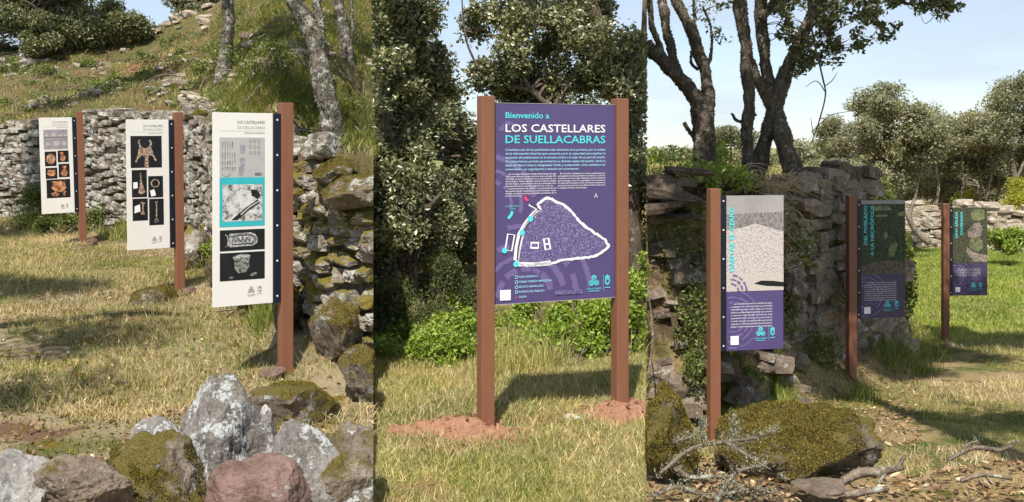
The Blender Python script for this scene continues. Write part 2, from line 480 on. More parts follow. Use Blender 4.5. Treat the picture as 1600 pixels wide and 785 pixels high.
MAT['grass_hill'] = leaf_mat('hillside_grass', (0.13, 0.135, 0.055), (0.34, 0.31, 0.15), (0.60, 0.50, 0.30), 0.3, 0.7, 0.2, 0.35)
MAT['grass_shade'] = leaf_mat('hillside_green_grass', (0.07, 0.09, 0.02), (0.17, 0.20, 0.05), (0.36, 0.34, 0.12), 0.35, 0.7, 0.2, 0.5)
MAT['oak'] = leaf_mat('holm_oak_leaves', (0.075, 0.085, 0.045), (0.23, 0.235, 0.135), (0.55, 0.54, 0.40), 0.25, 0.34, 0.65, 2.2, (1.7, 1.6, 1.2))
MAT['oak_dark'] = leaf_mat('shaded_oak_leaves', (0.055, 0.065, 0.03), (0.13, 0.145, 0.07), (0.26, 0.27, 0.15), 0.25, 0.4, 0.5, 1.1)  # darker copy of the oak leaves, with deep shade put into the colour
MAT['oak_far'] = leaf_mat('hazed_oak_leaves', (0.16, 0.165, 0.11), (0.30, 0.30, 0.205), (0.43, 0.41, 0.31), 0.3, 0.5, 0.35, 0.35)  # paler, greyer oak leaves: distance haze put into the colour
MAT['oak_hill'] = leaf_mat('hilltop_oak_leaves', (0.08, 0.09, 0.045), (0.21, 0.22, 0.115), (0.40, 0.40, 0.25), 0.25, 0.45, 0.5, 0.5, (1.25, 1.2, 0.95))
MAT['juniper'] = leaf_mat('juniper_needles', (0.035, 0.050, 0.018), (0.10, 0.12, 0.04), (0.20, 0.21, 0.08), 0.15, 0.6, 0.3, 1.8)
MAT['bramble'] = leaf_mat('fresh_green_leaves', (0.12, 0.19, 0.03), (0.30, 0.40, 0.07), (0.46, 0.52, 0.16), 0.4, 0.45, 0.4, 1.6)
MAT['shrub'] = leaf_mat('shrub_leaves', (0.075, 0.105, 0.03), (0.17, 0.21, 0.06), (0.33, 0.35, 0.15), 0.3, 0.5, 0.3, 1.5)
MAT['yellow'] = leaf_mat('yellow_broom', (0.22, 0.25, 0.04), (0.45, 0.46, 0.09), (0.60, 0.56, 0.14), 0.4, 0.6, 0.2, 0.8)
MAT['bark_pale'] = bark_mat('lichened_oak_bark', (0.055, 0.045, 0.036), (0.20, 0.175, 0.145), (0.36, 0.355, 0.31), 0.60)
MAT['bark_dark'] = bark_mat('dark_oak_bark', (0.06, 0.048, 0.038), (0.17, 0.135, 0.105), (0.27, 0.265, 0.22), 0.35)
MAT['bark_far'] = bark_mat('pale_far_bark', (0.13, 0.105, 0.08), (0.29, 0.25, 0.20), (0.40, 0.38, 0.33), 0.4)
MAT['twig'] = bark_mat('dry_twig', (0.10, 0.075, 0.055), (0.25, 0.20, 0.155), (0.36, 0.36, 0.30), 0.35)
MAT['root'] = bark_mat('tan_dry_stalk', (0.30, 0.20, 0.11), (0.55, 0.42, 0.26), (0.6, 0.5, 0.35), 0.1)
MAT['bark_lichen'] = leaf_mat('grey_bark_lichen', (0.05, 0.045, 0.035), (0.16, 0.155, 0.12), (0.30, 0.30, 0.24), 0.1, 0.85, 0.1, 5)
MAT['litter'] = leaf_mat('fallen_leaves', (0.12, 0.075, 0.045), (0.34, 0.23, 0.14), (0.55, 0.45, 0.33), 0.1, 0.7, 0.2, 4)

# ------------------------------------------------------------------ terrain
LW = np.array([[-700, 17.6], [-60, 17.0], [100, 16.2], [230, 14.8], [320, 12.6], [380, 9.8], [430, 8.2], [500, 7.45], [583, 7.05], [700, 6.6]])
RW = np.array([[900, 9.2], [1010, 9.3], [1110, 9.5], [1230, 10.1], [1320, 11.0], [1380, 11.6], [1425, 12.0]])

def bearing(x, y): return 800 + 1600 * x / np.maximum(y, 0.2)

def smooth01(t): t = np.clip(t, 0, 1); return t * t * (3 - 2 * t)

def gl(x, y, rough=True):
    x = np.asarray(x, float); y = np.asarray(y, float); sh = np.broadcast(x, y).shape
    x = np.broadcast_to(x, sh).ravel(); y = np.broadcast_to(y, sh).ravel()
    px = bearing(x, y); dw = np.interp(px, LW[:, 0], LW[:, 1])
    front = 0.147 + (y - 7.1) * 0.0267
    front = np.where(y < 5.2, np.minimum(front, 0.09), front)
    if rough: front = front + 0.035 * fbm2(x, y, 0.9, 4, 3) + 0.02 * fbm2(x, y, 3.1, 3, 9)
    # the foot of the wall: a bank of earth and moss
    s = y - dw
    front = front + 0.22 * smooth01((s + 1.0) / 0.9) * (0.6 + 0.4 * vnoise(np.stack([x * 1.3, y * 1.3, x * 0], 1), 5))
    top = 0.147 + (dw - 7.1) * 0.0267 + 1.5
    slope = np.interp(px, [0, 200, 340, 480, 583], [0.205, 0.205, 0.225, 0.27, 0.30])
    ridge = 28.5
    yy = np.minimum(y, ridge)
    flat = np.interp(px, [330, 430, 500, 583], [0.0, 1.5, 4.0, 6.5])      # unseen level stretch, added so the hill casts less shade on the middle plot
    sl2 = slope * (ridge - dw) / (ridge - dw - flat)
    hill = top + 0.02 * np.minimum(yy - dw, flat) + sl2 * np.maximum(yy - dw - flat, 0) - 0.35 * np.maximum(y - ridge, 0)
    if rough: hill = hill + 0.30 * fbm2(x, y, 0.28, 3, 21) * smooth01(s / 3) + 0.10 * fbm2(x, y, 1.1, 4, 23) * smooth01(s / 1.5)
    z = np.where(s < 0.1, front, front * (1 - smooth01((s - 0.1) / 0.2)) + hill * smooth01((s - 0.1) / 0.2))
    return np.maximum(z, -1.5).reshape(sh)

def gm(x, y, rough=True):
    x = np.asarray(x, float); y = np.asarray(y, float); sh = np.broadcast(x, y).shape
    x = np.broadcast_to(x, sh).ravel(); y = np.broadcast_to(y, sh).ravel()
    z = 0.03 + 0.012 * (y - 5)
    if rough: z = z + 0.03 * fbm2(x, y, 0.9, 4, 43) + 0.012 * fbm2(x, y, 4.1, 3, 49)
    return z.reshape(sh)

def gr(x, y, rough=True):
    x = np.asarray(x, float); y = np.asarray(y, float); sh = np.broadcast(x, y).shape
    x = np.broadcast_to(x, sh).ravel(); y = np.broadcast_to(y, sh).ravel()
    px = bearing(x, y); dw = np.interp(px, RW[:, 0], RW[:, 1])
    base = -0.072 * np.minimum(y, 14.3) + 0.012 * np.clip(y - 15, 0, 16)
    near = 0.30 + 0.02 * np.sin(x * 3.1)
    t = smooth01((y - 4.45) / 1.0)
    base = near * (1 - t) + base * t
    if rough: base = base + 0.04 * fbm2(x, y, 0.8, 4, 63) + 0.018 * fbm2(x, y, 3.3, 3, 69)
    s = y - dw
    on = (px < 1425)
    bank = smooth01((1240 - px) / 40)
    base = base + np.where(on, 0.35 * smooth01((s + 1.1) / 1.0) * (0.7 + 0.5 * vnoise(np.stack([x * 1.7, y * 1.7, x * 0], 1), 8)), 0)
    plate = 1.27 + 0.12 * np.clip((1180 - px) / 170, 0, 1.0)
    if rough: plate = plate + 0.05 * fbm2(x, y, 0.9, 4, 73)
    lump = 0.22 * fbm2(x, y, 1.6, 3, 91) + 0.10 * fbm2(x, y, 5.0, 3, 95)
    st = np.clip((s - 0.05) / 0.2, 0, 1) * (1 - bank) + np.clip((s + 0.95 + (lump if rough else 0)) / 1.0, 0, 1) * bank
    w = smooth01(st) * smooth01((1382 - px) / 30) * smooth01((22 - y) / 4)
    return (base * (1 - w) + plate * w).reshape(sh)

def grid(name, pxs, ds, hf, mat):
    PX, D = np.meshgrid(pxs, ds)
    X = (PX - 800) / 1600 * D
    Z = hf(X, D)
    V = np.stack([X, D, Z], -1).reshape(-1, 3)
    nr, nc = X.shape
    i = np.arange(nr * nc).reshape(nr, nc)
    F = np.stack([i[:-1, :-1], i[:-1, 1:], i[1:, 1:], i[1:, :-1]], -1).reshape(-1, 4)
    # earth skirt all round the sheet's edge
    ring = np.concatenate([i[0, :], i[1:, -1], i[-1, -2::-1], i[-2:0:-1, 0]])
    n0 = len(V)
    low = V[ring].copy(); low[:, 2] = -1.7
    k = len(ring); j = np.arange(k); j2 = (j + 1) % k
    F2 = np.stack([ring[j], n0 + j, n0 + j2, ring[j2]], -1)
    return tag(obj(name, np.concatenate([V, low]), np.concatenate([F, F2]), mat, smooth=True), kind='structure')

def drows(a, b, n): return np.exp(np.linspace(math.log(a), math.log(b), n))

far_v = [(-1500, -300, -1.3), (1500, -300, -1.3), (1500, 2600, -1.3), (-1500, 2600, -1.3)]
tag(obj('far_field', far_v, [[0, 1, 2, 3]], MAT['far']), kind='structure')
RED = []
for _px, _py, _r in ((238, 106, 0.55), (215, 118, 0.35), (245, 142, 0.3), (325, 78, 0.3), (205, 44, 0.5), (500, 60, 0.3)):
    _d = np.linspace(np.interp(_px, LW[:, 0], LW[:, 1]) + 0.8, 28.4, 600); _z = gl(BX(_px, _d), _d, False)
    _k = int(np.argmin(np.abs(230 - 1600 * (_z - EYE) / _d - _py))); RED.append(((BX(_px, _d[_k]), _d[_k], _z[_k]), _r))
MAT['hillside'] = hill_ground_mat('hillside_earth')
_g = grid('ground_left', np.concatenate([np.linspace(-700, -20, 40), np.linspace(-10, 583.5, 240)]), drows(2.2, 48, 330), gl, MAT['ground_left'])
_g.data.materials.append(MAT['hillside'])
_c = np.zeros(len(_g.data.polygons) * 3); _g.data.polygons.foreach_get('center', _c); _c = _c.reshape(-1, 3)
_g.data.polygons.foreach_set('material_index', (_c[:, 1] > np.interp(bearing(_c[:, 0], _c[:, 1]), LW[:, 0], LW[:, 1]) + 0.1).astype(np.int32))
grid('ground_middle', np.linspace(583.5, 1010, 110), drows(2.2, 40, 160), gm, MAT['ground_mid'])
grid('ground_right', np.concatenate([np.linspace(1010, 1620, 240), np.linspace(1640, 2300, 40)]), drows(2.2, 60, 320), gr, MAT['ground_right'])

# ------------------------------------------------------------------ leaves, grass, trees
def leaves(C, Ln, Wd, up=0.5, rng=RNG, curl=0.25):
    """one small folded diamond leaf per centre"""
    n = len(C)
    nv = rng.normal(size=(n, 3)); nv[:, 2] += up * 2
    nv /= np.linalg.norm(nv, axis=1)[:, None]
    a = rng.normal(size=(n, 3)); a -= nv * (a * nv).sum(1)[:, None]; a /= np.linalg.norm(a, axis=1)[:, None]
    b = np.cross(nv, a)
    sz = rng.uniform(0.5, 1.35, n); L = (Ln * sz)[:, None]; Wd_ = (Wd * sz * rng.uniform(0.75, 1.25, n))[:, None]
    V = np.stack([C - a * L * 0.5, C + b * Wd_ * 0.5 + nv * Wd_ * curl - a * L * 0.05, C + a * L * 0.5, C - b * Wd_ * 0.5 + nv * Wd_ * curl - a * L * 0.05], 1).reshape(-1, 3)
    F = np.arange(n * 4).reshape(n, 4)
    return V, F

def blades(B, H, Wd, lean, rng=RNG, flop=0.6):
    """bent grass blades: B base points"""
    n = len(B)
    az = rng.uniform(0, 2 * PI, n); ln = np.abs(rng.normal(lean, lean * 0.5 + 0.05, n)); ln = np.clip(ln, 0, 1.45)
    h = H * rng.uniform(0.5, 1.3, n)
    dv = np.stack([np.cos(az) * np.sin(ln), np.sin(az) * np.sin(ln), np.cos(ln)], 1)
    ln2 = np.clip(ln + flop * rng.uniform(0, 1, n), 0, 1.55)
    dv2 = np.stack([np.cos(az) * np.sin(ln2), np.sin(az) * np.sin(ln2), np.cos(ln2)], 1)
    sd = np.stack([-np.sin(az), np.cos(az), np.zeros(n)], 1)
    az2 = rng.uniform(-0.9, 0.9, n)
    sd = sd * np.cos(az2)[:, None] + np.stack([np.cos(az), np.sin(az), np.zeros(n)], 1) * np.sin(az2)[:, None]
    w = (Wd * rng.uniform(0.6, 1.3, n))[:, None] * 0.5
    mid = B + dv * (h * 0.5)[:, None]
    tip = mid + dv2 * (h * 0.5)[:, None]
    V = np.stack([B - sd * w, B + sd * w, mid + sd * w * 0.8, mid - sd * w * 0.8, tip + sd * w * 0.12, tip - sd * w * 0.12], 1).reshape(-1, 3)
    k = np.arange(n) * 6
    F = np.concatenate([np.stack([k, k + 1, k + 2, k + 3], 1), np.stack([k + 3, k + 2, k + 4, k + 5], 1)])
    return V, F

def ball(n, rng=RNG):
    v = rng.normal(size=(n, 3)); v /= np.linalg.norm(v, axis=1)[:, None]
    return v * (rng.uniform(0, 1, n) ** 0.45)[:, None]

def clusters_in(ells, gap=0.15, sc=0.8, seed=0, rng=RNG):
    """cluster centres filling ellipsoids (c, r, n), thinned by noise so the outline is uneven"""
    out = []
    for c, r, n in ells:
        r = np.array(r, float); k = max(4, n // 7)
        lc = np.array(c) + ball(k, rng) * r * 0.95; lr = rng.uniform(0.15, 0.45, k)
        j = rng.integers(k, size=n)
        p = lc[j] + ball(n, rng) * r * lr[j][:, None]
        out.append(p)
    return np.concatenate(out)

def make_tree(name, label, base, limbs, cl, cr, npl, leaf, mat, bark, group=None, clip=None, rough=0.12, flat=0.75, branch_r=0.014, kdetail=9, cat='tree', up=0.5, fuzz=0):
    """limbs: list of (points, radii); cl: cluster centres; cr: cluster radius"""
    rng = np.random.default_rng(sum(map(ord, label)))
    t = thing(name, label, cat, tuple(base), group=group)
    mb = MB(); nodes = []
    for q, (P, R) in enumerate(limbs):
        p, r = smooth_path(P, R, 12 if kdetail > 11 else 6, 0.05, q)
        V, F = tube(p, r, kdetail, rough, q)
        mb.add(V, F); nodes.append(p[len(p) // 3:])
    V, F = mb.done()
    obj('trunk', V, F, bark, t, smooth=True)
    if fuzz:
        Q = np.array([f for f in F if len(f) == 4]); i = rng.integers(len(Q), size=fuzz); u = rng.uniform(0, 1, (fuzz, 2, 1))
        a_, b_, c_, d_ = (V[Q[i, j]] for j in range(4))
        pts = (a_ * (1 - u[:, 0]) + b_ * u[:, 0]) * (1 - u[:, 1]) + (d_ * (1 - u[:, 0]) + c_ * u[:, 0]) * u[:, 1]
        if clip is not None: pts = pts[clip(pts[:, 0], pts[:, 1])]
        Vl, Fl = leaves(pts, 0.030, 0.014, 0.0, rng); obj('bark_lichen', Vl, Fl, MAT['bark_lichen'], t, kind='stuff')
    nodes = np.concatenate(nodes)
    if len(cl):
        if clip is not None: cl = cl[clip(cl[:, 0], cl[:, 1])]
        mb = MB()
        for c in cl:
            dd = np.linalg.norm(nodes - c, axis=1) + 0.6 * np.maximum(nodes[:, 2] - c[2], 0)
            a = nodes[np.argmin(dd)]
            far = np.linalg.norm(a - c)
            if far > 0.7: a = c + (a - c) * 0.7 / far
            m1 = a * 0.55 + c * 0.45 + rng.normal(size=3) * 0.08 * np.linalg.norm(c - a)
            p, r = smooth_path([a, m1, c], [branch_r * 1.6, branch_r, branch_r * 0.35], 3)
            V, F = tube(p, r, 4, 0, 0, False); mb.add(V, F)
        V, F = mb.done(); obj('branches', V, F, bark, t, kind='stuff')
        C = (np.repeat(cl, npl, axis=0) + ball(len(cl) * npl, rng) * cr * np.repeat(rng.uniform(0.6, 1.3, len(cl)), npl)[:, None] * np.array([1, 1, flat]))
        if clip is not None: C = C[clip(C[:, 0], C[:, 1])]
        V, F = leaves(C, leaf[0], leaf[1], up, rng)
        obj('crown', V, F, mat, t)
    return t

def make_shrub(name, label, base, ells, cr, npl, leaf, mat, bark, group=None, clip=None, cat='shrub', up=0.4, seed=0, stems=True):
    rng = np.random.default_rng(sum(map(ord, label)))
    t = thing(name, label, cat, tuple(base), group=group)
    cl = clusters_in(ells, 0.0, 1.5, seed, rng)
    if clip is not None: cl = cl[clip(cl[:, 0], cl[:, 1])]
    if stems:
        mb = MB(); base = np.array(base, float)
        for c in cl[::2]:
            b = base + rng.normal(size=3) * np.array([0.15, 0.15, 0]) + (c - base) * np.array([0.5, 0.5, 0])
            b[2] = base[2] - 0.02
            p, r = smooth_path([b, b * 0.5 + c * 0.5 + rng.normal(size=3) * 0.05, c], [0.010, 0.007, 0.003], 3)
            V, F = tube(p, r, 4, 0, 0, False); mb.add(V, F)
        V, F = mb.done(); obj('stems', V, F, bark, t, kind='stuff')
    C = np.repeat(cl, npl, axis=0) + ball(len(cl) * npl, rng) * cr * np.repeat(rng.uniform(0.6, 1.3, len(cl)), npl)[:, None]
    if clip is not None: C = C[clip(C[:, 0], C[:, 1])]
    V, F = leaves(C, leaf[0], leaf[1], up, rng)
    obj('foliage', V, F, mat, t)
    return t

def scatter(n, px0, px1, d0, d1, rng=RNG, power=1.0):
    """random ground points between two bearings and two distances, even over the ground"""
    u = rng.uniform(0, 1, n)
    d = np.sqrt(d0 * d0 + u * (d1 * d1 - d0 * d0)) if power == 1.0 else np.exp(rng.uniform(math.log(d0), math.log(d1), n))
    px = rng.uniform(px0, px1, n)
    return (px - 800) / 1600 * d, d

def grass(name, label, x, y, hf, H, Wd, lean, mat, cat='grass', sink=0.01, flop=0.6, hvar=None):
    z = hf(x, y) - sink
    h = np.full(len(x), H) if np.isscalar(H) else H
    V, F = blades(np.stack([x, y, z], 1), h, Wd, lean, RNG, flop)
    return tag(obj(name, V, F, mat), label, cat, kind='stuff')

# ------------------------------------------------------------------ stones and walls
def stone_shape(seed, squash=0.10):
    r = np.random.default_rng(seed)
    bm = bmesh.new(); bmesh.ops.create_cube(bm, size=2.0)
    bmesh.ops.subdivide_edges(bm, edges=list(bm.edges), cuts=1, use_grid_fill=True)
    bm.verts.index_update()
    V = np.array([v.co[:] for v in bm.verts]); F = np.array([[v.index for v in f.verts] for f in bm.faces])
    bm.free()
    S = V / np.linalg.norm(V, axis=1)[:, None] * 1.15
    V = V * (1 - squash) + S * squash
    V *= r.uniform(0.82, 1.1, (1, 3))
    V += r.normal(0, 0.055, V.shape)
    for _ in range(5):
        n = np.sign(r.normal(size=3)) * r.uniform(0.3, 1, 3); n /= np.linalg.norm(n); h = r.uniform(1.12, 1.5)
        e = V @ n - h; V = V - np.outer(np.maximum(e, 0), n)
    V = (V - (V.max(0) + V.min(0)) / 2) / ((V.max(0) - V.min(0)) / 2)
    return V, F
SHAPES = [stone_shape(100 + i) for i in range(14)]
_ico = {}
def ico(sub):
    if sub not in _ico:
        bm = bmesh.new(); bmesh.ops.create_icosphere(bm, subdivisions=sub, radius=1.0); bm.verts.index_update()
        _ico[sub] = (np.array([v.co[:] for v in bm.verts]), np.array([[v.index for v in f.verts] for f in bm.faces])); bm.free()
    return _ico[sub]
def big_stone(seed):
    """a rough block for the near end of the wall"""
    r = np.random.default_rng(seed); V, F = ico(4); V = V.copy()
    V = V / np.max(np.abs(V), axis=1)[:, None] ** 0.75
    for _ in range(10):
        n = r.normal(size=3); n /= np.linalg.norm(n); h = r.uniform(0.75, 1.05); e = V @ n - h; V = V - np.outer(np.maximum(e, 0) * 0.95, n)
    nr = V / np.linalg.norm(V, axis=1)[:, None]
    V = V + nr * (0.10 * fbm(V * 1.7, 3, seed)[:, None] + 0.05 * fbm(V * 6, 3, seed + 2, 0.6)[:, None])
    return (V - (V.max(0) + V.min(0)) / 2) / ((V.max(0) - V.min(0)) / 2), F
SHAPES += [big_stone(300 + i) for i in range(8)]
STONE_ME = {}
def stone_mesh(i, matname):
    k = (i, matname)
    if k not in STONE_ME:
        STONE_ME[k] = mesh_np('stone', SHAPES[i][0], SHAPES[i][1], MAT[matname])
    return STONE_ME[k]

def rotm(rx, ry, rz):
    cx, sx, cy, sy, cz, sz = math.cos(rx), math.sin(rx), math.cos(ry), math.sin(ry), math.cos(rz), math.sin(rz)
    return np.array([[cz, -sz, 0], [sz, cz, 0], [0, 0, 1]]) @ np.array([[cy, 0, sy], [0, 1, 0], [-sy, 0, cy]]) @ np.array([[1, 0, 0], [0, cx, -sx], [0, sx, cx]])

def place_stones(t, stones, limit=300, side=None):
    """stones: (centre, half sizes, (rx,ry,rz), shape, material name). The largest in view are parts of their own, the rest one part."""
    key = lambda s: -(s[1][0] * s[1][2]) / (s[0][1] ** 2)
    stones = sorted(stones, key=key)
    o0 = ORG[t.name]
    for c, h, r, i, mn in stones[:limit]:
        px = bearing(c[0], c[1]); hw = 1.3 * max(h[0], h[1]) / c[1] * 1600
        edge = S1 if side == 'L' and 583.5 < px + hw else S2 if side == 'R' and px - hw < 1010 else None
        if edge is None:
            o = bpy.data.objects.new('stone', stone_mesh(i, mn)); COL.objects.link(o)
            o.parent = t; o.location = np.asarray(c) - o0; o.rotation_euler = r; o.scale = h
        else:
            V, F = SHAPES[i]; V = (V * np.array(h)) @ rotm(*r).T + c
            out = (V[:, 0] > edge * V[:, 1]) if edge == S1 else (V[:, 0] < edge * V[:, 1])
            if out.mean() > 0.985: continue
            V[:, 0] = np.minimum(V[:, 0], edge * V[:, 1] - 0.001) if edge == S1 else np.maximum(V[:, 0], edge * V[:, 1] + 0.001)
            obj('stone', V, F, MAT[mn], t)
    rest = {}
    for s in stones[limit:]: rest.setdefault(s[4], []).append(s)
    for mn, lst in rest.items():
        Vs, Fs, n = [], [], 0
        for c, h, r, i, _ in lst:
            V, F = SHAPES[i]
            V = (V * np.array(h)) @ rotm(*r).T + c
            V[:, 0] = np.minimum(V[:, 0], S1 * V[:, 1] - 0.001) if side == 'L' else V[:, 0]
            V[:, 0] = np.maximum(V[:, 0], S2 * V[:, 1] + 0.001) if side == 'R' else V[:, 0]
            Vs.append(V); Fs.append(F[:, :3] if F.shape[1] == 3 else F); n += len(V)
        tri = [F for F in Fs if F.shape[1] == 3]
        mb = MB()
        for V, F in zip(Vs, Fs): mb.add(V, F)
        V, F = mb.done(); obj('small_stones', V, F, MAT[mn], t, kind='stuff')

def wall(name, label, pts, basef, topf, sizef, matf, core, keep, depth=0.34, group=None, seed=1, limit=300, core_in=0.10):
    """pts: (bearing, distance) line of the face; sizef(px)->(w,h); topf(px)->z"""
    r = np.random.default_rng(seed)
    P = np.array([[BX(p, d), d] for p, d in pts]); 
    seg = np.linalg.norm(np.diff(P, axis=0), axis=1); cum = np.concatenate([[0], np.cumsum(seg)]); L = cum[-1]
    at = lambda s: np.array([np.interp(s, cum, P[:, 0]), np.interp(s, cum, P[:, 1])])
    def frame(s):
        a, b = at(max(s - 0.3, 0)), at(min(s + 0.3, L)); tg = (b - a) / np.linalg.norm(b - a)
        nm = np.array([tg[1], -tg[0]])
        if np.dot(nm, -at(s)) < 0: nm = -nm
        return tg, nm
    mid = at(L / 2)
    t = thing(name, label, 'wall', (mid[0], mid[1], float(basef(mid[0], mid[1]))), group=group)
    stones = []
    z0 = -0.05; row = 0
    off = 0.0
    while off < 3.2:
        s = -r.uniform(0, 0.2); hrow = None
        s_end = L
        hr = r.uniform(0.8, 1.25)
        any_ = False; hmean = []
        while s < s_end:
            q = at(min(max(s, 0), L)); px = bearing(q[0], q[1])
            w0, h0 = sizef(px)
            w = w0 * r.uniform(0.55, 1.6); h = h0 * hr * r.uniform(0.8, 1.22)
            sc = s + w / 2
            if sc > L: break
            q = at(sc); px = bearing(q[0], q[1])
            zb = float(basef(q[0], q[1], False)) - 0.12
            wav = 0.06 * math.sin(sc * 1.7 + row * 0.6) + 0.04 * math.sin(sc * 4.3 + row)
            # rows scale with local stone height
            z = zb + off * (h0 / 0.11) + wav + h0 * hr * 0.5
            if z < topf(px) + r.uniform(-0.06, 0.03) and keep(px):
                tg, nm = frame(sc)
                dp = depth * r.uniform(0.8, 1.2)
                jut = r.uniform(-0.03, 0.045) * (h0 / 0.11)
                c2 = q - nm * (dp * 0.5 - jut)
                rz = math.atan2(tg[1], tg[0]) + r.uniform(-0.16, 0.16) + (PI if r.random() < 0.5 else 0)
                stones.append(((c2[0], c2[1], z), (w * (0.54 if h0 < 0.099 else 0.60), dp * 0.5, h * (0.56 if h0 < 0.099 else 0.63)), (r.uniform(-0.12, 0.12), r.uniform(-0.14, 0.14), rz), (int(14 + r.integers(8)) if h0 > 0.099 and depth < 0.39 else int(r.integers(14))), matf(px, r)))
                any_ = True
            s += w
        off += 0.11 * hr * 0.93
        row += 1
    # the dark rubble inside
    ss = np.linspace(0, L, 60); rows = []
    for s in ss:
        q = at(s); tg, nm = frame(s); px = bearing(q[0], q[1])
        if not keep(px): continue
        zb = float(basef(q[0], q[1], False)) - 0.3; zt = topf(px) - 0.10
        a = q - nm * core_in; b = q - nm * (core_in + 0.4)
        if px < 700: a[0] = min(a[0], S1 * a[1] - 0.01); b[0] = min(b[0], S1 * b[1] - 0.01)
        else: a[0] = max(a[0], S2 * a[1] + 0.01); b[0] = max(b[0], S2 * b[1] + 0.01)
        rows.append([(a[0], a[1], zb), (a[0], a[1], zt), (b[0], b[1], zt), (b[0], b[1], zb)])
    V = np.array(rows).reshape(-1, 3); F = []
    for i in range(len(rows) - 1):
        for j in range(4): F.append([i * 4 + j, i * 4 + (j + 1) % 4, i * 4 + 4 + (j + 1) % 4, i * 4 + 4 + j])
    F.append([0, 1, 2, 3]); F.append([(len(rows) - 1) * 4 + j for j in (3, 2, 1, 0)])
    obj('rubble_core', V, F, MAT[core], t)
    place_stones(t, stones, limit, 'L' if pts[0][0] < 583 else 'R')
    return t

def gl_flat(x, y, rough=False):
    return 0.147 + (np.asarray(y) - 7.1) * 0.0267
def gr_flat(x, y, rough=False):
    return -0.072 * np.minimum(np.asarray(y), 14.3)

def ltop(px):
    return float(np.interp(px, [-200, 60, 130, 230, 330, 400, 440, 470, 520, 583], [2.02, 2.10, 2.26, 2.22, 2.02, 1.86, 1.70, 1.62, 1.52, 1.42]))
wall('dry_stone_wall', 'long pale lichened dry stone wall behind the three white signs, mossy at its near end',
     LW[1:9].tolist() , gl_flat, ltop,
     lambda px: (float(np.interp(px, [0, 300, 420, 480, 583], [0.19, 0.20, 0.21, 0.22, 0.24])), float(np.interp(px, [0, 300, 420, 480, 583], [0.085, 0.088, 0.10, 0.115, 0.12]))),
     lambda px, r: 'wall_near' if r.random() < np.interp(px, [300, 400, 470, 583], [0.04, 0.25, 0.75, 0.95]) else 'wall_left',
     'wall_left_core', lambda px: -40 < px < 582, 0.36, seed=4)

def rtop(px):
    return float(np.interp(px, [1000, 1200, 1240, 1350, 1368, 1376, 1425], [1.20, 1.22, 1.34, 1.42, 1.40, 0.75, 0.30]))
wall('dry_stone_wall', 'shaded brown dry stone bank under the oaks behind the dark purple signs', RW[1:].tolist(), gr_flat, rtop,
     lambda px: (float(np.interp(px, [1010, 1200, 1260, 1420], [0.46, 0.42, 0.31, 0.27])), float(np.interp(px, [1010, 1200, 1260, 1420], [0.085, 0.09, 0.125, 0.12]))),
     lambda px, r: 'wall_right', 'wall_left_core', lambda px: px > 1208, 0.4, seed=8, core_in=0.16)

wall('dry_stone_wall', 'low far pale dry stone wall across the bright green meadow', [(1245, 27.5), (1400, 26.5), (1500, 26), (1640, 25.5), (1800, 25.2)], lambda x, y, rough=False: np.asarray(-0.90 + 0 * y),
     lambda px: 0.25 + 0.06 * math.sin(px * 0.05), lambda px: (0.30, 0.13), lambda px, r: 'wall_far', 'wall_left_core', lambda px: px < 1640, 0.4, seed=15)

# ------------------------------------------------------------------ boulders
def rock_shape(seed, cuts=9, sub=5, noise=0.10, taper=0.0, skew=0.0, lo=0.5, hi=0.85, fine=0.04):
    r = np.random.default_rng(seed)
    V, F = ico(sub); V = V.copy()
    for _ in range(cuts):
        n = r.normal(size=3); n /= np.linalg.norm(n); h = r.uniform(lo, hi)
        e = V @ n - h; V = V - np.outer(np.maximum(e, 0) * 0.93, n)
    nrm = V / (np.linalg.norm(V, axis=1)[:, None] + 1e-9)
    V = V + nrm * (noise * fbm(V * 1.6, 3, seed)[:, None] + fine * fbm(V * 5, 5, seed + 3, 0.62)[:, None])
    V = (V - (V.max(0) + V.min(0)) / 2) / ((V.max(0) - V.min(0)) / 2)
    if taper:
        k = 1 - taper * (V[:, 2] + 1) / 2
        V[:, 0] = V[:, 0] * k + skew * (V[:, 2] + 1) / 2; V[:, 1] *= 1 - 0.6 * taper * (V[:, 2] + 1) / 2
    return V, F

def tri_sample(V, F, n, rng, up=0.2, mask=None):
    A, B, C = V[F[:, 0]], V[F[:, 1]], V[F[:, 2]]
    N = np.cross(B - A, C - A); ar = np.linalg.norm(N, axis=1); N = N / (ar[:, None] + 1e-12)
    w = ar * np.clip((N[:, 2] - up) * 3, 0, 1)
    if mask is not None: w = w * mask((A + B + C) / 3)
    if w.sum() <= 0: return np.zeros((0, 3)), np.zeros((0, 3))
    i = rng.choice(len(F), n, p=w / w.sum())
    u = rng.uniform(0, 1, (n, 2)); fl = u.sum(1) > 1; u[fl] = 1 - u[fl]
    return A[i] + (B - A)[i] * u[:, :1] + (C - A)[i] * u[:, 1:], N[i]

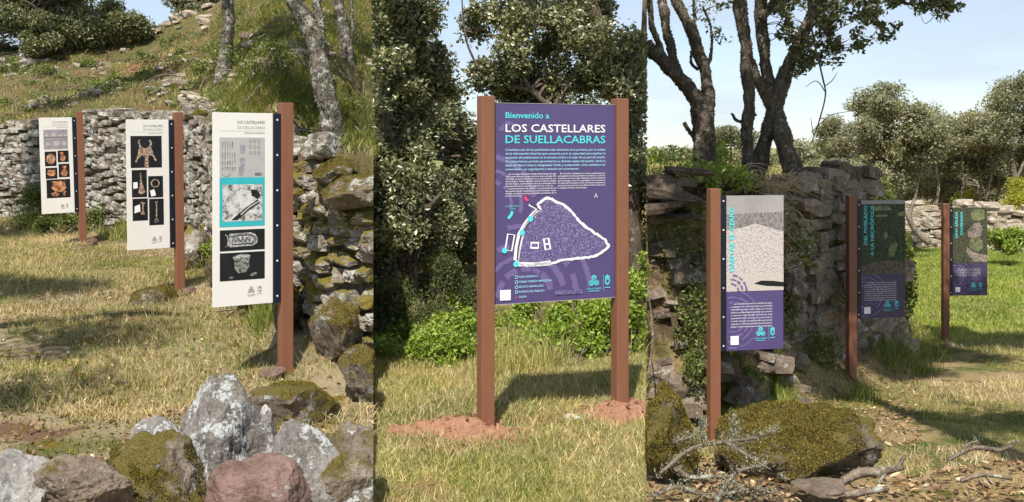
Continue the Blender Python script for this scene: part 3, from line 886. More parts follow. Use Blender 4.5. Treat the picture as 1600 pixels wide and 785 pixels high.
def rock(name, label, x0, x1, y0, y1, d, depth, seed, mat, cat='rock', group=None, moss=0, mossmat='moss', mossup=0.1, mossmask=None, clamp=None, mossh=0.009, **kw):
    """a boulder spanning bearings x0..x1 and drops y0..y1 at distance d"""
    V, F = rock_shape(seed, **kw)
    a = W(x0, y1, d); b = W(x1, y0, d)
    c = np.array([(a[0] + b[0]) / 2, d, (a[2] + b[2]) / 2]); h = np.array([(b[0] - a[0]) / 2, depth / 2, (b[2] - a[2]) / 2])
    V = V * h + c
    if clamp == 'L': V[:, 0] = np.minimum(V[:, 0], S1 * V[:, 1] - 0.001)
    if clamp == 'R': V[:, 0] = np.maximum(V[:, 0], S2 * V[:, 1] + 0.001)
    t = thing(name, label, cat, (c[0], c[1], c[2] - h[2]), group=group)
    obj('rock_body', V, F, MAT[mat], t, smooth=False)
    if moss:
        rng = np.random.default_rng(seed + 50)
        P, N = tri_sample(V, F, moss, rng, mossup, mossmask)
        P = P + N * 0.002
        H = mossh * (0.6 + 0.8 * np.clip(fbm(P * 30, 2, seed) + 0.5, 0, 1))
        Vb, Fb = blades(P, H, 0.0034, 0.8, rng)
        obj('moss', Vb, Fb, MAT[mossmat], t, kind='stuff')
    return t

# left plot, the tumbled stones in the foreground
rock('boulder', 'big peaked grey rock with white lichen in the left foreground', 190, 486, 586, 850, 4.75, 0.60, 105, 'rock_lichen', cuts=22, taper=0.66, skew=-0.04, noise=0.09, sub=6, fine=0.045, lo=0.42, hi=0.8)
rock('boulder', 'small lichened grey rock wedged left of the peaked rock', 190, 300, 652, 800, 4.85, 0.3, 5, 'rock_lichen', cuts=14, noise=0.10, taper=0.3)
rock('boulder', 'pale narrow rock leaning against the right flank of the peaked rock', 376, 446, 634, 790, 4.85, 0.25, 7, 'rock_lichen', cuts=14, noise=0.10, taper=0.4)
rock('boulder', 'dark rock thickly covered in moss below the peaked rock', 140, 346, 680, 850, 4.45, 0.42, 9, 'rock_moss', moss=11000, mossmat='moss_dark', cuts=14, mossup=-0.1, noise=0.14, taper=0.35, skew=-0.15, lo=0.42, hi=0.75, sub=6, mossmask=lambda p: (fbm(p * 9, 3, 5) > -0.1) * 1.0)
rock('boulder', 'dark brown slab beside the mossy rock at the bottom left', 56, 212, 710, 850, 4.25, 0.36, 12, 'rock_brown', cuts=16, noise=0.07, lo=0.45, hi=0.75, sub=6, fine=0.06)
rock('boulder', 'smooth light grey rock in the bottom left corner', -40, 78, 710, 850, 4.15, 0.36, 14, 'rock_grey', cuts=12, noise=0.06, fine=0.03, sub=6)
rock('boulder', 'rounded red sandstone block at the bottom, right of the mossy rock', 324, 482, 711, 850, 4.2, 0.34, 16, 'rock_red', cuts=8, noise=0.06, lo=0.6, hi=0.88, fine=0.035, sub=6)
rock('boulder', 'slanting grey slab crusted with white lichen right of the red block', 392, 600, 658, 850, 4.5, 0.40, 21, 'rock_lichen', cuts=20, lo=0.42, hi=0.8, taper=0.55, skew=-0.42, noise=0.08, clamp='L', sub=6)
rock('boulder', 'mossy rock with white lichen crust at the right edge of the left plot', 486, 640, 662, 840, 4.7, 0.55, 24, 'rock_moss', clamp='L', cuts=12, noise=0.12, sub=6, lo=0.4, hi=0.75)
rock('stone', 'small whitish stone on the straw below the signs', 132, 176, 664, 690, 5.75, 0.14, 31, 'rock_white', sub=3, cat='stone')
rock('stone', 'flat red stone in the moss before the middle white sign', 190, 240, 486, 505, 9.1, 0.3, 33, 'rock_red', sub=3, cat='stone')
rock('stone', 'dark mossy hump left of the farthest white sign', 96, 150, 384, 410, 13.4, 0.5, 35, 'rock_brown', sub=4, cat='stone', moss=1500, mossmat='moss_dark')
rock('stone', 'mossy mound at the foot of the middle white sign', 205, 275, 446, 496, 9.7, 0.7, 37, 'rock_moss', sub=4, cat='stone', moss=7000, mossh=0.014)
rock('stone', 'red stone at the foot of the near white sign', 400, 448, 573, 606, 7.0, 0.22, 39, 'rock_red', sub=4, cat='stone')
rock('stone', 'small red stone left of the near sign foot', 372, 392, 592, 612, 6.9, 0.12, 41, 'rock_red', sub=3, cat='stone')
rock('stone', 'small pinkish stone beside the farthest sign post', 138, 152, 372, 388, 13.9, 0.2, 43, 'rock_red', sub=3, cat='stone')
rock('stone', 'reddish stone right of the middle sign post', 284, 304, 448, 470, 10.3, 0.25, 45, 'rock_red', sub=3, cat='stone')
rock('stone', 'low mossy hummock between the near sign and the foreground rocks', 385, 540, 588, 662, 6.1, 0.8, 47, 'rock_moss', sub=4, cat='stone', moss=6000, mossh=0.012, mossmat='moss_dark', lo=0.4, hi=0.7, mossmask=lambda p: (fbm(p * 6, 3, 5) > -0.1) * 1.0)
rock('boulder', 'large pale rock lying on top of the mossy wall end', 468, 536, 205, 250, 7.75, 0.4, 51, 'wall_left', cuts=16, noise=0.09, lo=0.45, hi=0.75)
rock('boulder', 'mossy block under the pale rock on the wall end', 488, 556, 246, 292, 7.4, 0.4, 53, 'rock_moss', sub=4, moss=4000)
rock('boulder', 'wide mossy capstone at the right end of the wall', 500, 640, 272, 330, 7.2, 0.5, 55, 'rock_moss', clamp='L', moss=3500, mossup=0.4, cuts=16, lo=0.45, hi=0.75)
rock('boulder', 'grey stone lump at the wall foot right of the middle sign', 284, 338, 350, 432, 12.0, 0.6, 57, 'wall_near', sub=4)
for i, (a, b, c, d_, e, mm) in enumerate([(318, 350, 398, 446, 10.6, 3000), (428, 470, 440, 520, 7.7, 4000), (480, 560, 470, 560, 7.1, 6000), (528, 610, 540, 640, 6.5, 6000)]):
    rock('boulder', ['round mossy stone between the middle and near white signs', 'mossy stone at the wall foot behind the near sign post', 'green mossy bulge low in the wall end', 'mossy stone at the foot of the wall by the plot edge'][i],
         a, b, c, d_, e, 0.5, 60 + i, 'rock_moss', sub=4, moss=mm, clamp='L', mossup=-0.3, mossh=0.011)

# right plot, the foreground
rock('boulder', 'round mossy rock at the left edge of the right plot', 985, 1094, 606, 760, 4.3, 0.45, 71, 'rock_moss_full', clamp='R', moss=16000, cuts=10, lo=0.45, hi=0.8, noise=0.10, mossup=-0.2, mossmask=lambda p: (fbm(p * 8, 3, 9) > -0.8) * 1.0)
rock('boulder', 'long mossy boulder below the dark signs in the foreground', 1108, 1390, 638, 800, 4.5, 0.55, 76, 'rock_moss_full', moss=40000, cuts=7, lo=0.62, hi=0.95, noise=0.20, mossup=-0.15, sub=6, mossmask=lambda p: ((p[:, 0] < BX(1345, 4.5)) & (fbm(p * 7, 3, 5) > -0.8)) * 1.0)
rock('stone', 'flat pale slab among twigs at the bottom centre right', 1240, 1330, 752, 775, 4.0, 0.22, 78, 'rock_brown', sub=4, cat='stone', cuts=14)
rock('stone', 'reddish stone at the foot of the farthest dark sign', 1466, 1512, 536, 554, 13.6, 0.4, 81, 'rock_brown', sub=4, cat='stone')
rock('stone', 'big tilted grey slab jutting from the bank right of the first dark sign', 1222, 1262, 424, 470, 9.6, 0.4, 83, 'wall_right', sub=4, cat='stone')
rock('stone', 'flat brown slab in the bank left of the first dark sign post', 1048, 1102, 452, 474, 9.2, 0.4, 85, 'rock_brown', sub=4, cat='stone')
rock('stone', 'dark slab lying at the bank foot under the first dark sign', 1126, 1182, 604, 640, 8.6, 0.4, 87, 'rock_brown', sub=4, cat='stone')
rock('stone', 'small white stone on the grass between the welcome sign posts', 880, 908, 648, 656, 6.25, 0.08, 91, 'rock_white', sub=3, cat='stone')

rock('boulder', 'dark weathered stone stack at the top end of the shaded wall', 1282, 1340, 250, 292, 11.3, 0.5, 95, 'rock_brown', sub=5, cuts=14)
rock('boulder', 'second dark stone beside the stack on the shaded wall end', 1326, 1366, 258, 290, 11.6, 0.5, 97, 'rock_brown', sub=5, cuts=14)
# stones sticking out of the earth bank
def bank_stones():
    r = np.random.default_rng(66); st = []
    t = thing('earth_bank_stones', 'slabs and stones sticking out of the earth bank behind the first dark sign', 'stones', (BX(1100, 9.2), 9.2, 0.3))
    for k in range(120):
        px = r.uniform(1014, 1235); dw = np.interp(px, RW[:, 0], RW[:, 1]); d = dw + r.uniform(-1.0, 0.05); x = BX(px, d); z = float(gr(x, d))
        w = 0.24 * r.uniform(0.4, 1.5); h = w * r.uniform(0.25, 0.6)
        st.append(((x, d, z + h * 0.15), (w * 0.5, w * 0.45, h * 0.5), (r.uniform(-0.35, 0.2), r.uniform(-0.25, 0.25), r.uniform(-0.5, 0.5)), int(r.integers(14)), 'wall_right' if r.random() < 0.7 else 'rock_brown'))
    for k in range(12):
        px = r.uniform(1012, 1082); z = EYE - (r.uniform(268, 345) - 230) / 1600 * 9.0; w = r.uniform(0.25, 0.5)
        st.append(((BX(px, 9.0), 9.05 + r.uniform(0, 0.15), z), (w * 0.5, 0.3, r.uniform(0.025, 0.07)), (0, r.uniform(-0.16, 0.16), r.uniform(-0.15, 0.15)), int(r.integers(14)), 'rock_brown'))
    place_stones(t, st, 300, 'R')
bank_stones()

# heaps of fallen stone on the hillside
def find_d(px, py, hf, d0, d1):
    ds = np.linspace(d0, d1, 600); z = hf(BX(px, ds), ds, False); y = 230 - 1600 * (z - EYE) / ds
    k = np.argmin(np.abs(y - py)); return float(ds[k])
def rubble(label, px0, px1, py0, py1, n, w, mat, seed, dmin=None):
    r = np.random.default_rng(seed); st = []
    for k in range(n):
        px = r.uniform(px0, px1); f = (px - px0) / (px1 - px0); py = py0 + (py1 - py0) * f + r.normal(0, 7)
        d = find_d(px, py, gl, np.interp(px, LW[:, 0], LW[:, 1]) + 0.8, 28.4)
        x = BX(px, d); z = float(gl(x, d))
        ww = w * r.uniform(0.5, 1.6); hh = ww * r.uniform(0.2, 0.42)
        st.append(((x, d, z + hh * 0.25), (ww * 0.5, ww * 0.4, hh * 0.5), (r.uniform(-0.3, 0.3), r.uniform(-0.3, 0.3), r.uniform(0, 6)), int(r.integers(14)), mat))
    c = st[0][0]
    t = thing('fallen_stones', label, 'stones', c); place_stones(t, st); return t
rubble('broken line of flat stones along the hill skyline', 120, 330, 66, 34, 60, 0.30, 'wall_far', 1)
rubble('heap of pale stones at the far left of the hillside', -10, 52, 104, 96, 34, 0.26, 'wall_left', 2)
rubble('scatter of pale stones on the slope left of the middle white sign', 60, 200, 112, 92, 40, 0.20, 'wall_far', 3)
rubble('band of loose stones on the slope above the middle white sign', 205, 335, 140, 160, 24, 0.18, 'wall_far', 4)
rubble('reddish stones on the bare soil patch of the hillside', 205, 275, 98, 116, 24, 0.16, 'rock_red', 5)
rubble('brown stones among grass below the hillside trunks', 380, 470, 60, 90, 22, 0.18, 'wall_far', 6)
rubble('stones just behind the top of the long wall', 290, 345, 168, 182, 16, 0.16, 'wall_left', 7)
rubble('small pale stones scattered thinly over the whole slope', 0, 575, 120, 100, 110, 0.13, 'wall_far', 8)
rubble('loose stones low on the slope just above the long wall', 20, 330, 168, 160, 60, 0.14, 'wall_left', 9)

# mounds of dug earth at the welcome sign
def mound(label, px, py, d, rx, ry, h, seed, clamp=None):
    c = W(px, py, d); n = 70
    u = np.linspace(-1, 1, n); X, Y = np.meshgrid(u, u)
    R = np.sqrt(X ** 2 + Y ** 2); ang = np.arctan2(Y, X)
    edge = 1 + 0.55 * fbm2(np.cos(ang), np.sin(ang), 1.6, 3, seed).reshape(R.shape)
    f = np.clip(1 - (R / (0.85 * edge)) ** 1.3, -0.15, 1)
    xs = c[0] + X * rx; ys = c[1] + Y * ry
    z = gm(xs, ys, False) - 0.02 + h * f + (0.014 * fbm2(xs, ys, 14, 4, seed) + 0.012 * fbm2(xs, ys, 45, 2, seed)).reshape(R.shape) * (f > -0.1)
    V = np.stack([xs, ys, z], -1).reshape(-1, 3)
    if clamp == 'R': V[:, 0] = np.minimum(V[:, 0], S2 * V[:, 1] - 0.001)
    i = np.arange(n * n).reshape(n, n)
    F = np.stack([i[:-1, :-1], i[:-1, 1:], i[1:, 1:], i[1:, :-1]], -1).reshape(-1, 4)
    t = thing('earth_mound', label, 'soil', (c[0], c[1], float(gm(c[0], c[1]))), group='earth mounds at the welcome sign')
    obj('soil_heap', V, F, MAT['soil_red'], t, smooth=False)
    r = np.random.default_rng(seed); st = []
    for k in range(36):
        a = r.uniform(0, 2 * PI); q = r.uniform(0.1, 1.05); x = c[0] + math.cos(a) * q * rx; y = c[1] + math.sin(a) * q * ry
        if clamp == 'R' and x > S2 * y - 0.02: continue
        fz = max(0, 1 - (q / 0.85) ** 1.3); s = r.uniform(0.003, 0.010)
        st.append(((x, y, float(gm(x, y, False)) + h * fz + 0.004), (s * 1.2, s, s * 0.8), (0, 0, r.uniform(0, 6)), int(r.integers(14)), 'soil_red'))
    place_stones(t, st, 0)
mound('wide red earth mound at the foot of the left welcome post', 728, 680, 6.0, 0.46, 0.34, 0.085, 3)
mound('red earth mound at the foot of the right welcome post', 968, 652, 6.34, 0.38, 0.30, 0.10, 6, 'R')

# ------------------------------------------------------------------ signs
FONT_CACHE = {}
def text2d(body, bold=0.0, shear=0.0):
    k = (body, bold, shear)
    if k in FONT_CACHE: return FONT_CACHE[k]
    cu = bpy.data.curves.new('lettering', 'FONT'); cu.body = body; cu.size = 1.0; cu.shear = shear
    cu.resolution_u = 2; cu.offset = bold; cu.fill_mode = 'FRONT'; cu.dimensions = '2D'
    o = bpy.data.objects.new('lettering', cu); COL.objects.link(o)
    me = o.to_mesh()
    V = np.array([v.co[:] for v in me.vertices]); F = [list(p.vertices) for p in me.polygons]
    o.to_mesh_clear(); bpy.data.objects.remove(o); bpy.data.curves.remove(cu)
    FONT_CACHE[k] = (V, F); return V, F

class Board:
    """a printed board: u, v run 0..1 from its top left corner"""
    def __init__(s, o, x0, w, zt, h, yf): s.o, s.x0, s.w, s.zt, s.h, s.yf = o, x0, w, zt, h, yf
    def P(s, uv, layer): return np.array([(s.x0 + u * s.w, s.yf - 0.0009 * layer, s.zt - v * s.h) for u, v in uv])
    def poly(s, name, polys, mat, layer=1):
        if 1 < len(polys) < 12:
            for p in polys: o = s.poly(name, [p], mat, layer)
            return o
        mb = MB()
        for p in polys:
            V = s.P(p, layer)
            a = sum((p[i][0] * p[(i + 1) % len(p)][1] - p[(i + 1) % len(p)][0] * p[i][1]) for i in range(len(p)))
            mb.add(V, [list(range(len(p))) if a < 0 else list(range(len(p)))[::-1]])
        V, F = mb.done(); return obj(name, V, F, MAT[mat], s.o, local=True, kind='stuff' if len(polys) > 1 else None)
    def rect(s, name, u0, v0, u1, v1, mat, layer=1): return s.poly(name, [[(u0, v0), (u1, v0), (u1, v1), (u0, v1)]], mat, layer)
    def strip(s, name, pts, wd, mat, layer=1, closed=False, jit=0.0, seed=0):
        """a line of constant width (in board widths) through u, v points"""
        r = np.random.default_rng(seed); p = np.array(pts, float); asp = s.h / s.w
        q = p * np.array([1, asp]); n = len(q)
        T = np.roll(q, -1, 0) - np.roll(q, 1, 0)
        if not closed: T[0] = q[1] - q[0]; T[-1] = q[-1] - q[-2]
        T /= np.linalg.norm(T, axis=1)[:, None] + 1e-9
        N = np.stack([-T[:, 1], T[:, 0]], 1)
        a = q + N * (wd / 2 * (1 + jit * r.normal(size=n)))[:, None]; b = q - N * (wd / 2 * (1 + jit * r.normal(size=n)))[:, None]
        a[:, 1] /= asp; b[:, 1] /= asp
        V = s.P(np.concatenate([a, b]), layer); F = []
        for i in range(n if closed else n - 1):
            j = (i + 1) % n; F.append([i, j, n + j, n + i])
        return obj(name, V, F, MAT[mat], s.o, local=True)
    def text(s, name, lines, mat, layer=2, bold=0.0, shear=0.0, vert=False):
        """lines: (string, u_left, u_right or None, v_baseline, cap height in board heights); right-anchored if u_left is None"""
        mb = MB()
        for ln in lines:
            body, ul, ur, v, cap = ln
            V, F = text2d(body, bold, shear)
            if len(V) == 0: continue
            sc = cap * s.h / 0.72
            lo, hi = V[:, 0].min(), V[:, 0].max()
            if not vert:
                if ul is not None and ur is not None: kx = (ur - ul) * s.w / (hi - lo); x = s.x0 + ul * s.w + (V[:, 0] - lo) * kx
                elif ur is None: x = s.x0 + ul * s.w + (V[:, 0] - lo) * sc
                else: x = s.x0 + ur * s.w + (V[:, 0] - hi) * sc
                z = s.zt - v * s.h + V[:, 1] * sc
            else:   # reading upwards: u_left = right-hand baseline, v..ur give bottom and top
                kz = (v - ur) * s.h / (hi - lo); scx = cap * s.w / 0.72
                x = s.x0 + ul * s.w - V[:, 1] * scx; z = s.zt - v * s.h + (V[:, 0] - lo) * kz
            mb.add(np.stack([x, np.full(len(V), s.yf - 0.0009 * layer), z], 1), F)
        V, F = mb.done(); return obj(name, V, F, MAT[mat], s.o, local=True)

def circ(u, v, r, asp, n=20, ry=None):
    ry = r if ry is None else ry
    return [(u + r * math.cos(a), v + ry * math.sin(a) / asp) for a in np.arange(n) * 2 * PI / n]

def logo(b, u, v, r, mat, dark, layer=2, text=True, tmat=None):
    asp = b.h / b.w; tmat = tmat or mat
    cs = [(u, v - 1.0 * r / asp), (u - 0.95 * r, v + 0.62 * r / asp), (u + 0.95 * r, v + 0.62 * r / asp)]
    b.poly('logo_disc', [circ(a, c, r * 0.90, asp) for a, c in cs], mat, layer)
    for k, (a, c) in enumerate(cs):
        sp = [(a + r * 0.7 * (1 - t) * math.cos(t * 9 + k * 2.1), c + r * 0.7 * (1 - t) * math.sin(t * 9 + k * 2.1) / asp) for t in np.linspace(0, 0.92, 22)]
        b.strip('logo_spiral', sp, r * 0.17, dark, layer + 1)
    if text:
        b.text('logo_lettering', [('SUELLACABRAS', u - 2.6 * r, u + 2.6 * r, v + 2.75 * r / asp, 0.6 * r / asp)], tmat, layer)
        b.rect('logo_underline', u - 2.0 * r, v + 3.15 * r / asp, u + 2.0 * r, v + 3.35 * r / asp, tmat, layer)
    b.rect('divider_line', u + 3.35 * r, v - 2.0 * r / asp, u + 3.45 * r, v + 3.3 * r / asp, tmat, layer)
    cu = u + 4.9 * r; a = asp
    shield = [(cu - 0.85 * r, v - 0.7 * r / a), (cu + 0.85 * r, v - 0.7 * r / a), (cu + 0.85 * r, v + 0.7 * r / a), (cu + 0.5 * r, v + 1.3 * r / a), (cu, v + 1.55 * r / a), (cu - 0.5 * r, v + 1.3 * r / a), (cu - 0.85 * r, v + 0.7 * r / a)]
    crown = [(cu - 0.8 * r, v - 0.82 * r / a), (cu - 0.9 * r, v - 1.5 * r / a), (cu - 0.45 * r, v - 1.3 * r / a), (cu, v - 2.0 * r / a), (cu + 0.45 * r, v - 1.3 * r / a), (cu + 0.9 * r, v - 1.5 * r / a), (cu + 0.8 * r, v - 0.82 * r / a)]
    b.poly('crest', [shield, crown], mat, layer)
    b.poly('crest_field', [[(cu - 0.45 * r, v - 0.3 * r / a), (cu + 0.45 * r, v - 0.3 * r / a), (cu + 0.45 * r, v + 0.5 * r / a), (cu, v + 0.95 * r / a), (cu - 0.45 * r, v + 0.5 * r / a)]], dark, layer + 1)
    b.rect('crest_caption', cu - 1.0 * r, v + 2.2 * r / a, cu + 1.0 * r, v + 2.45 * r / a, tmat, layer)

def info_sign(label, px, d, base_z, post_h, side, pw, ph, top_gap, rz, boardmat, group, ry=0.0, post=0.085):
    t = thing('information_sign', label, 'sign', (BX(px, d), d, base_z), rz, group, ry=ry)
    V, F = box((0, 0, post_h / 2 - 0.1), (post, post, post_h + 0.2), 0.004)
    obj('post', V, F, MAT['post'], t, local=True)
    rw = 0.052; zt = post_h - top_gap
    xr = side * (post / 2 + rw / 2 + 0.001)
    V, F = box((xr, -0.012, zt - ph / 2), (rw, 0.035, ph), 0.003)
    rail = obj('rail', V, F, MAT['rail'], t, local=True)
    for k in range(6):
        zz = zt - ph * (0.035 + 0.186 * k)
        P = [(xr + 0.0075 * math.cos(a), -0.0315, zz + 0.0075 * math.sin(a)) for a in np.arange(10) * 2 * PI / 10]
        Q = [(x * 0.0 + xr + (x - xr) * 0.7, -0.0345, zz + (z - zz) * 0.7) for x, y, z in P]
        obj('screw', P + Q, [list(range(10, 20))] + [[i, (i + 1) % 10, 10 + (i + 1) % 10, 10 + i] for i in range(10)], MAT['screw'], rail, local=True)
    x0 = (post / 2 + rw + 0.002) if side > 0 else -(post / 2 + rw + 0.002 + pw)
    V, F = box((x0 + pw / 2, -0.014, zt - ph / 2), (pw, 0.008, ph), 0.002)
    o = obj('board', V, F, MAT[boardmat], t, local=True)
    return t, Board(o, x0, pw, zt, ph, -0.0182)

LG = 'white information signs along the wall'
PW_, PH_ = 0.415, 1.30
def left_sign(label, px, d, py_base, lean):
    return info_sign(label, px, d, EYE - (py_base - 230) / 1600 * d, 1.85, -1, PW_, PH_, 0.075, math.radians(33), 'white', LG, ry=lean)

def heading(b, sub):
    b.text('title_lettering', [('LOS CASTELLARES', 0.40, 0.86, 0.055, 0.0155)], 'p_grey')
    b.text('subtitle_lettering', [('DE SUELLACABRAS', 0.40, 0.86, 0.082, 0.0155)], 'p_lgrey')
    b.rect('rule', 0.11, 0.0925, 0.86, 0.0937, 'p_lgrey', 2)
    b.text('caption_lettering', [(sub, 0.52, 0.86, 0.108, 0.0075)], 'p_grey')
    logo(b, 0.63, 0.922, 0.030, 'p_mgrey', 'white')

t, b = left_sign('nearest white sign, with a turquoise framed photograph and two black ones', 446, 7.1, 578, 0.0)
heading(b, 'MEMORIA FUNERARIA')
b.rect('drawing_sheet', 0.11, 0.128, 0.86, 0.335, 'p_lgrey')
r = np.random.default_rng(5); pol = []
for row, (v0, v1) in enumerate([(0.150, 0.195), (0.205, 0.245), (0.250, 0.275), (0.280, 0.305)]):
    for k in range(6 if row else 5):
        u = 0.16 + 0.040 * k; top = v0 + r.uniform(-0.003, 0.004); bot = v1 - r.uniform(0, 0.012); w = r.uniform(0.004, 0.008)
        pol.append([(u - w * 1.6, top), (u + w * 1.6, top), (u + w, top + 0.006), (u + w * 0.6, bot), (u - w * 0.6, bot), (u - w, top + 0.006)])
b.poly('drawn_tools', pol, 'p_grey', 2)
b.poly('drawn_fragments', [[(u + a, v + c) for a, c in ((0, 0), (0.05, -0.004), (0.095, 0.004), (0.09, 0.035), (0.04, 0.048), (0.005, 0.036))] for u, v in ((0.44, 0.168), (0.44, 0.235), (0.42, 0.282))], 'p_mgrey', 2)
for u in (0.62, 0.69, 0.76):
    for v in (0.147, 0.178, 0.208): b.strip('drawn_ring', circ(u, v, 0.019, PH_ / PW_, 12, 0.024), 0.006, 'p_grey', 2, True)
b.poly('drawn_scale', [[(0.69, 0.312), (0.80, 0.312), (0.81, 0.327), (0.69, 0.327)]], 'p_grey', 2)
b.strip('drawn_arc', [(0.22 + 0.075 * math.cos(a), 0.308 + 0.022 * math.sin(a)) for a in np.linspace(0.2, 2.9, 12)], 0.006, 'p_grey', 2)
b.rect('turquoise_frame', 0.11, 0.335, 0.86, 0.590, 'p_teal', 1)
b.rect('excavation_photo', 0.16, 0.372, 0.82, 0.562, 'p_dig', 2)
b.poly('excavation_trench', [[(0.30, 0.556), (0.55, 0.49), (0.74, 0.452), (0.78, 0.47), (0.60, 0.505), (0.40, 0.556)], [(0.62, 0.40), (0.72, 0.40), (0.79, 0.43), (0.74, 0.45), (0.64, 0.43)]], 'p_black', 3)
b.poly('excavated_bone', [[(0.45, 0.525), (0.60, 0.485), (0.76, 0.458), (0.77, 0.463), (0.60, 0.495), (0.46, 0.532)]], 'p_lgrey', 4)
b.rect('black_photo', 0.115, 0.606, 0.86, 0.714, 'p_black')
pl = [(0.24, 0.69), (0.27, 0.625), (0.62, 0.622), (0.70, 0.632), (0.745, 0.655), (0.73, 0.680), (0.66, 0.692), (0.28, 0.695)]
b.poly('silver_plaque', [pl], 'p_silver', 2)
b.strip('plaque_rim', [(0.31, 0.682), (0.325, 0.638), (0.61, 0.634), (0.69, 0.648), (0.70, 0.665), (0.64, 0.68)], 0.014, 'p_black', 3, True)
b.strip('plaque_scroll', [(0.36 + 0.26 * t_, 0.658 + 0.011 * math.sin(t_ * 22)) for t_ in np.linspace(0, 1, 40)], 0.012, 'p_black', 3)
b.strip('plaque_hook', [(0.20, 0.694), (0.235, 0.69), (0.25, 0.66), (0.235, 0.635), (0.205, 0.630)], 0.014, 'p_silver', 2)
b.rect('black_photo', 0.115, 0.724, 0.86, 0.868, 'p_black')
b.poly('bronze_vessel', [[(0.33, 0.745), (0.45, 0.733), (0.60, 0.738), (0.615, 0.750), (0.595, 0.765), (0.60, 0.80), (0.54, 0.828), (0.42, 0.832), (0.36, 0.81), (0.35, 0.77)]], 'p_green', 2)
b.poly('vessel_rim', [[(0.32, 0.747), (0.45, 0.735), (0.615, 0.742), (0.61, 0.755), (0.46, 0.752), (0.35, 0.760)]], 'p_silver', 3)
b.poly('vessel_shards', [[(0.60, 0.845), (0.66, 0.833), (0.74, 0.832), (0.72, 0.845), (0.64, 0.852)], [(0.24, 0.851), (0.30, 0.846), (0.35, 0.850), (0.31, 0.860)]], 'p_green', 2)

t, b = left_sign('middle white sign, with a bronze horned object above four small black photographs', 281, 10.46, 459, math.radians(-0.7))
heading(b, 'AJUAR METÁLICO')
for q in ((0.10, 0.125, 0.83, 0.370), (0.12, 0.386, 0.47, 0.596), (0.50, 0.436, 0.85, 0.602), (0.13, 0.606, 0.485, 0.776), (0.515, 0.612, 0.86, 0.816)): b.rect('black_photo', *q, 'p_black')
b.poly('horned_bronze', [[(0.42, 0.37), (0.43, 0.285), (0.36, 0.275), (0.28, 0.30), (0.23, 0.332), (0.20, 0.325), (0.26, 0.275), (0.30, 0.21), (0.27, 0.17), (0.30, 0.152), (0.35, 0.155), (0.31, 0.175), (0.36, 0.21), (0.44, 0.222), (0.53, 0.205), (0.56, 0.18), (0.51, 0.16), (0.57, 0.155), (0.60, 0.18), (0.585, 0.22), (0.64, 0.27), (0.71, 0.315), (0.67, 0.322), (0.60, 0.275), (0.53, 0.275), (0.51, 0.29), (0.52, 0.37)]], 'p_bronze', 2)
b.poly('bronze_blade', [[(0.31, 0.405), (0.335, 0.405), (0.345, 0.47), (0.40, 0.53), (0.43, 0.555), (0.36, 0.575), (0.27, 0.565), (0.30, 0.51), (0.31, 0.46)]], 'p_bronze', 2)
b.strip('bronze_ring', circ(0.665, 0.492, 0.090, PH_ / PW_, 26), 0.028, 'p_bronze', 2, True)
b.poly('bronze_brooch', [[(0.32, 0.635), (0.36, 0.63), (0.42, 0.642), (0.39, 0.655), (0.38, 0.70), (0.42, 0.72), (0.40, 0.732), (0.33, 0.728), (0.31, 0.718), (0.35, 0.70), (0.35, 0.655)]], 'p_bronze', 2)
b.strip('bronze_pin', [(0.685, 0.640), (0.69, 0.70), (0.685, 0.768)], 0.030, 'p_bronze', 2)
b.poly('bronze_pin_head', [[(0.65, 0.635), (0.72, 0.632), (0.71, 0.648), (0.67, 0.650)]], 'p_bronze', 2)
b.strip('bronze_pin_loop', circ(0.683, 0.782, 0.038, PH_ / PW_, 16), 0.014, 'p_silver', 2, True)
for q in ([(0.15, 0.482), (0.25, 0.478), (0.255, 0.525), (0.155, 0.530)], [(0.54, 0.548), (0.64, 0.538), (0.68, 0.585), (0.57, 0.594)], [(0.18, 0.665), (0.30, 0.650), (0.31, 0.705), (0.17, 0.718)]): b.poly('paper_label', [q], 'p_white', 2)

t, b = left_sign('farthest white sign, with terracotta pots on black photographs', 130, 14.1, 385, math.radians(-1.7))
heading(b, 'CERÁMICAS')
b.rect('shelf_photo', 0.12, 0.125, 0.85, 0.330, 'p_mgrey')
b.rect('shelf_line', 0.12, 0.203, 0.85, 0.209, 'p_grey', 2)
pot = lambda u, v, s, k=1.0: [(u - 0.5 * s, v - 0.42 * s * k), (u + 0.5 * s, v - 0.42 * s * k), (u + 0.42 * s, v - 0.3 * s * k), (u + 0.55 * s, v), (u + 0.25 * s, v + 0.25 * s * k), (u - 0.25 * s, v + 0.25 * s * k), (u - 0.55 * s, v), (u - 0.42 * s, v - 0.3 * s * k)]
b.poly('shelf_pots', [pot(0.22, 0.19, 0.14, 0.25), pot(0.43, 0.185, 0.15, 0.35), pot(0.63, 0.19, 0.13, 0.25), pot(0.78, 0.19, 0.11, 0.3), pot(0.25, 0.28, 0.14, 0.4), pot(0.50, 0.28, 0.20, 0.4), pot(0.74, 0.28, 0.14, 0.45)], 'p_lgrey', 3)
for q in ((0.14, 0.352, 0.49, 0.505), (0.53, 0.345, 0.865, 0.468), (0.15, 0.522, 0.505, 0.636), (0.545, 0.485, 0.88, 0.625), (0.165, 0.645, 0.885, 0.838)): b.rect('black_photo', *q, 'p_black')
asp = PH_ / PW_
b.poly('terracotta_bowl', [circ(0.32, 0.43, 0.135, asp, 20, 0.17)], 'p_terra', 2)
b.poly('bowl_hollow', [circ(0.33, 0.42, 0.085, asp, 18, 0.11)], 'p_bronze', 3)
b.poly('terracotta_jug', [[(0.60, 0.365), (0.70, 0.36), (0.71, 0.39), (0.77, 0.405), (0.76, 0.43), (0.72, 0.46), (0.64, 0.46), (0.60, 0.43), (0.63, 0.40)]], 'p_terra', 2)
b.poly('terracotta_pot', [pot(0.33, 0.585, 0.25, 0.38)], 'p_terra', 2)
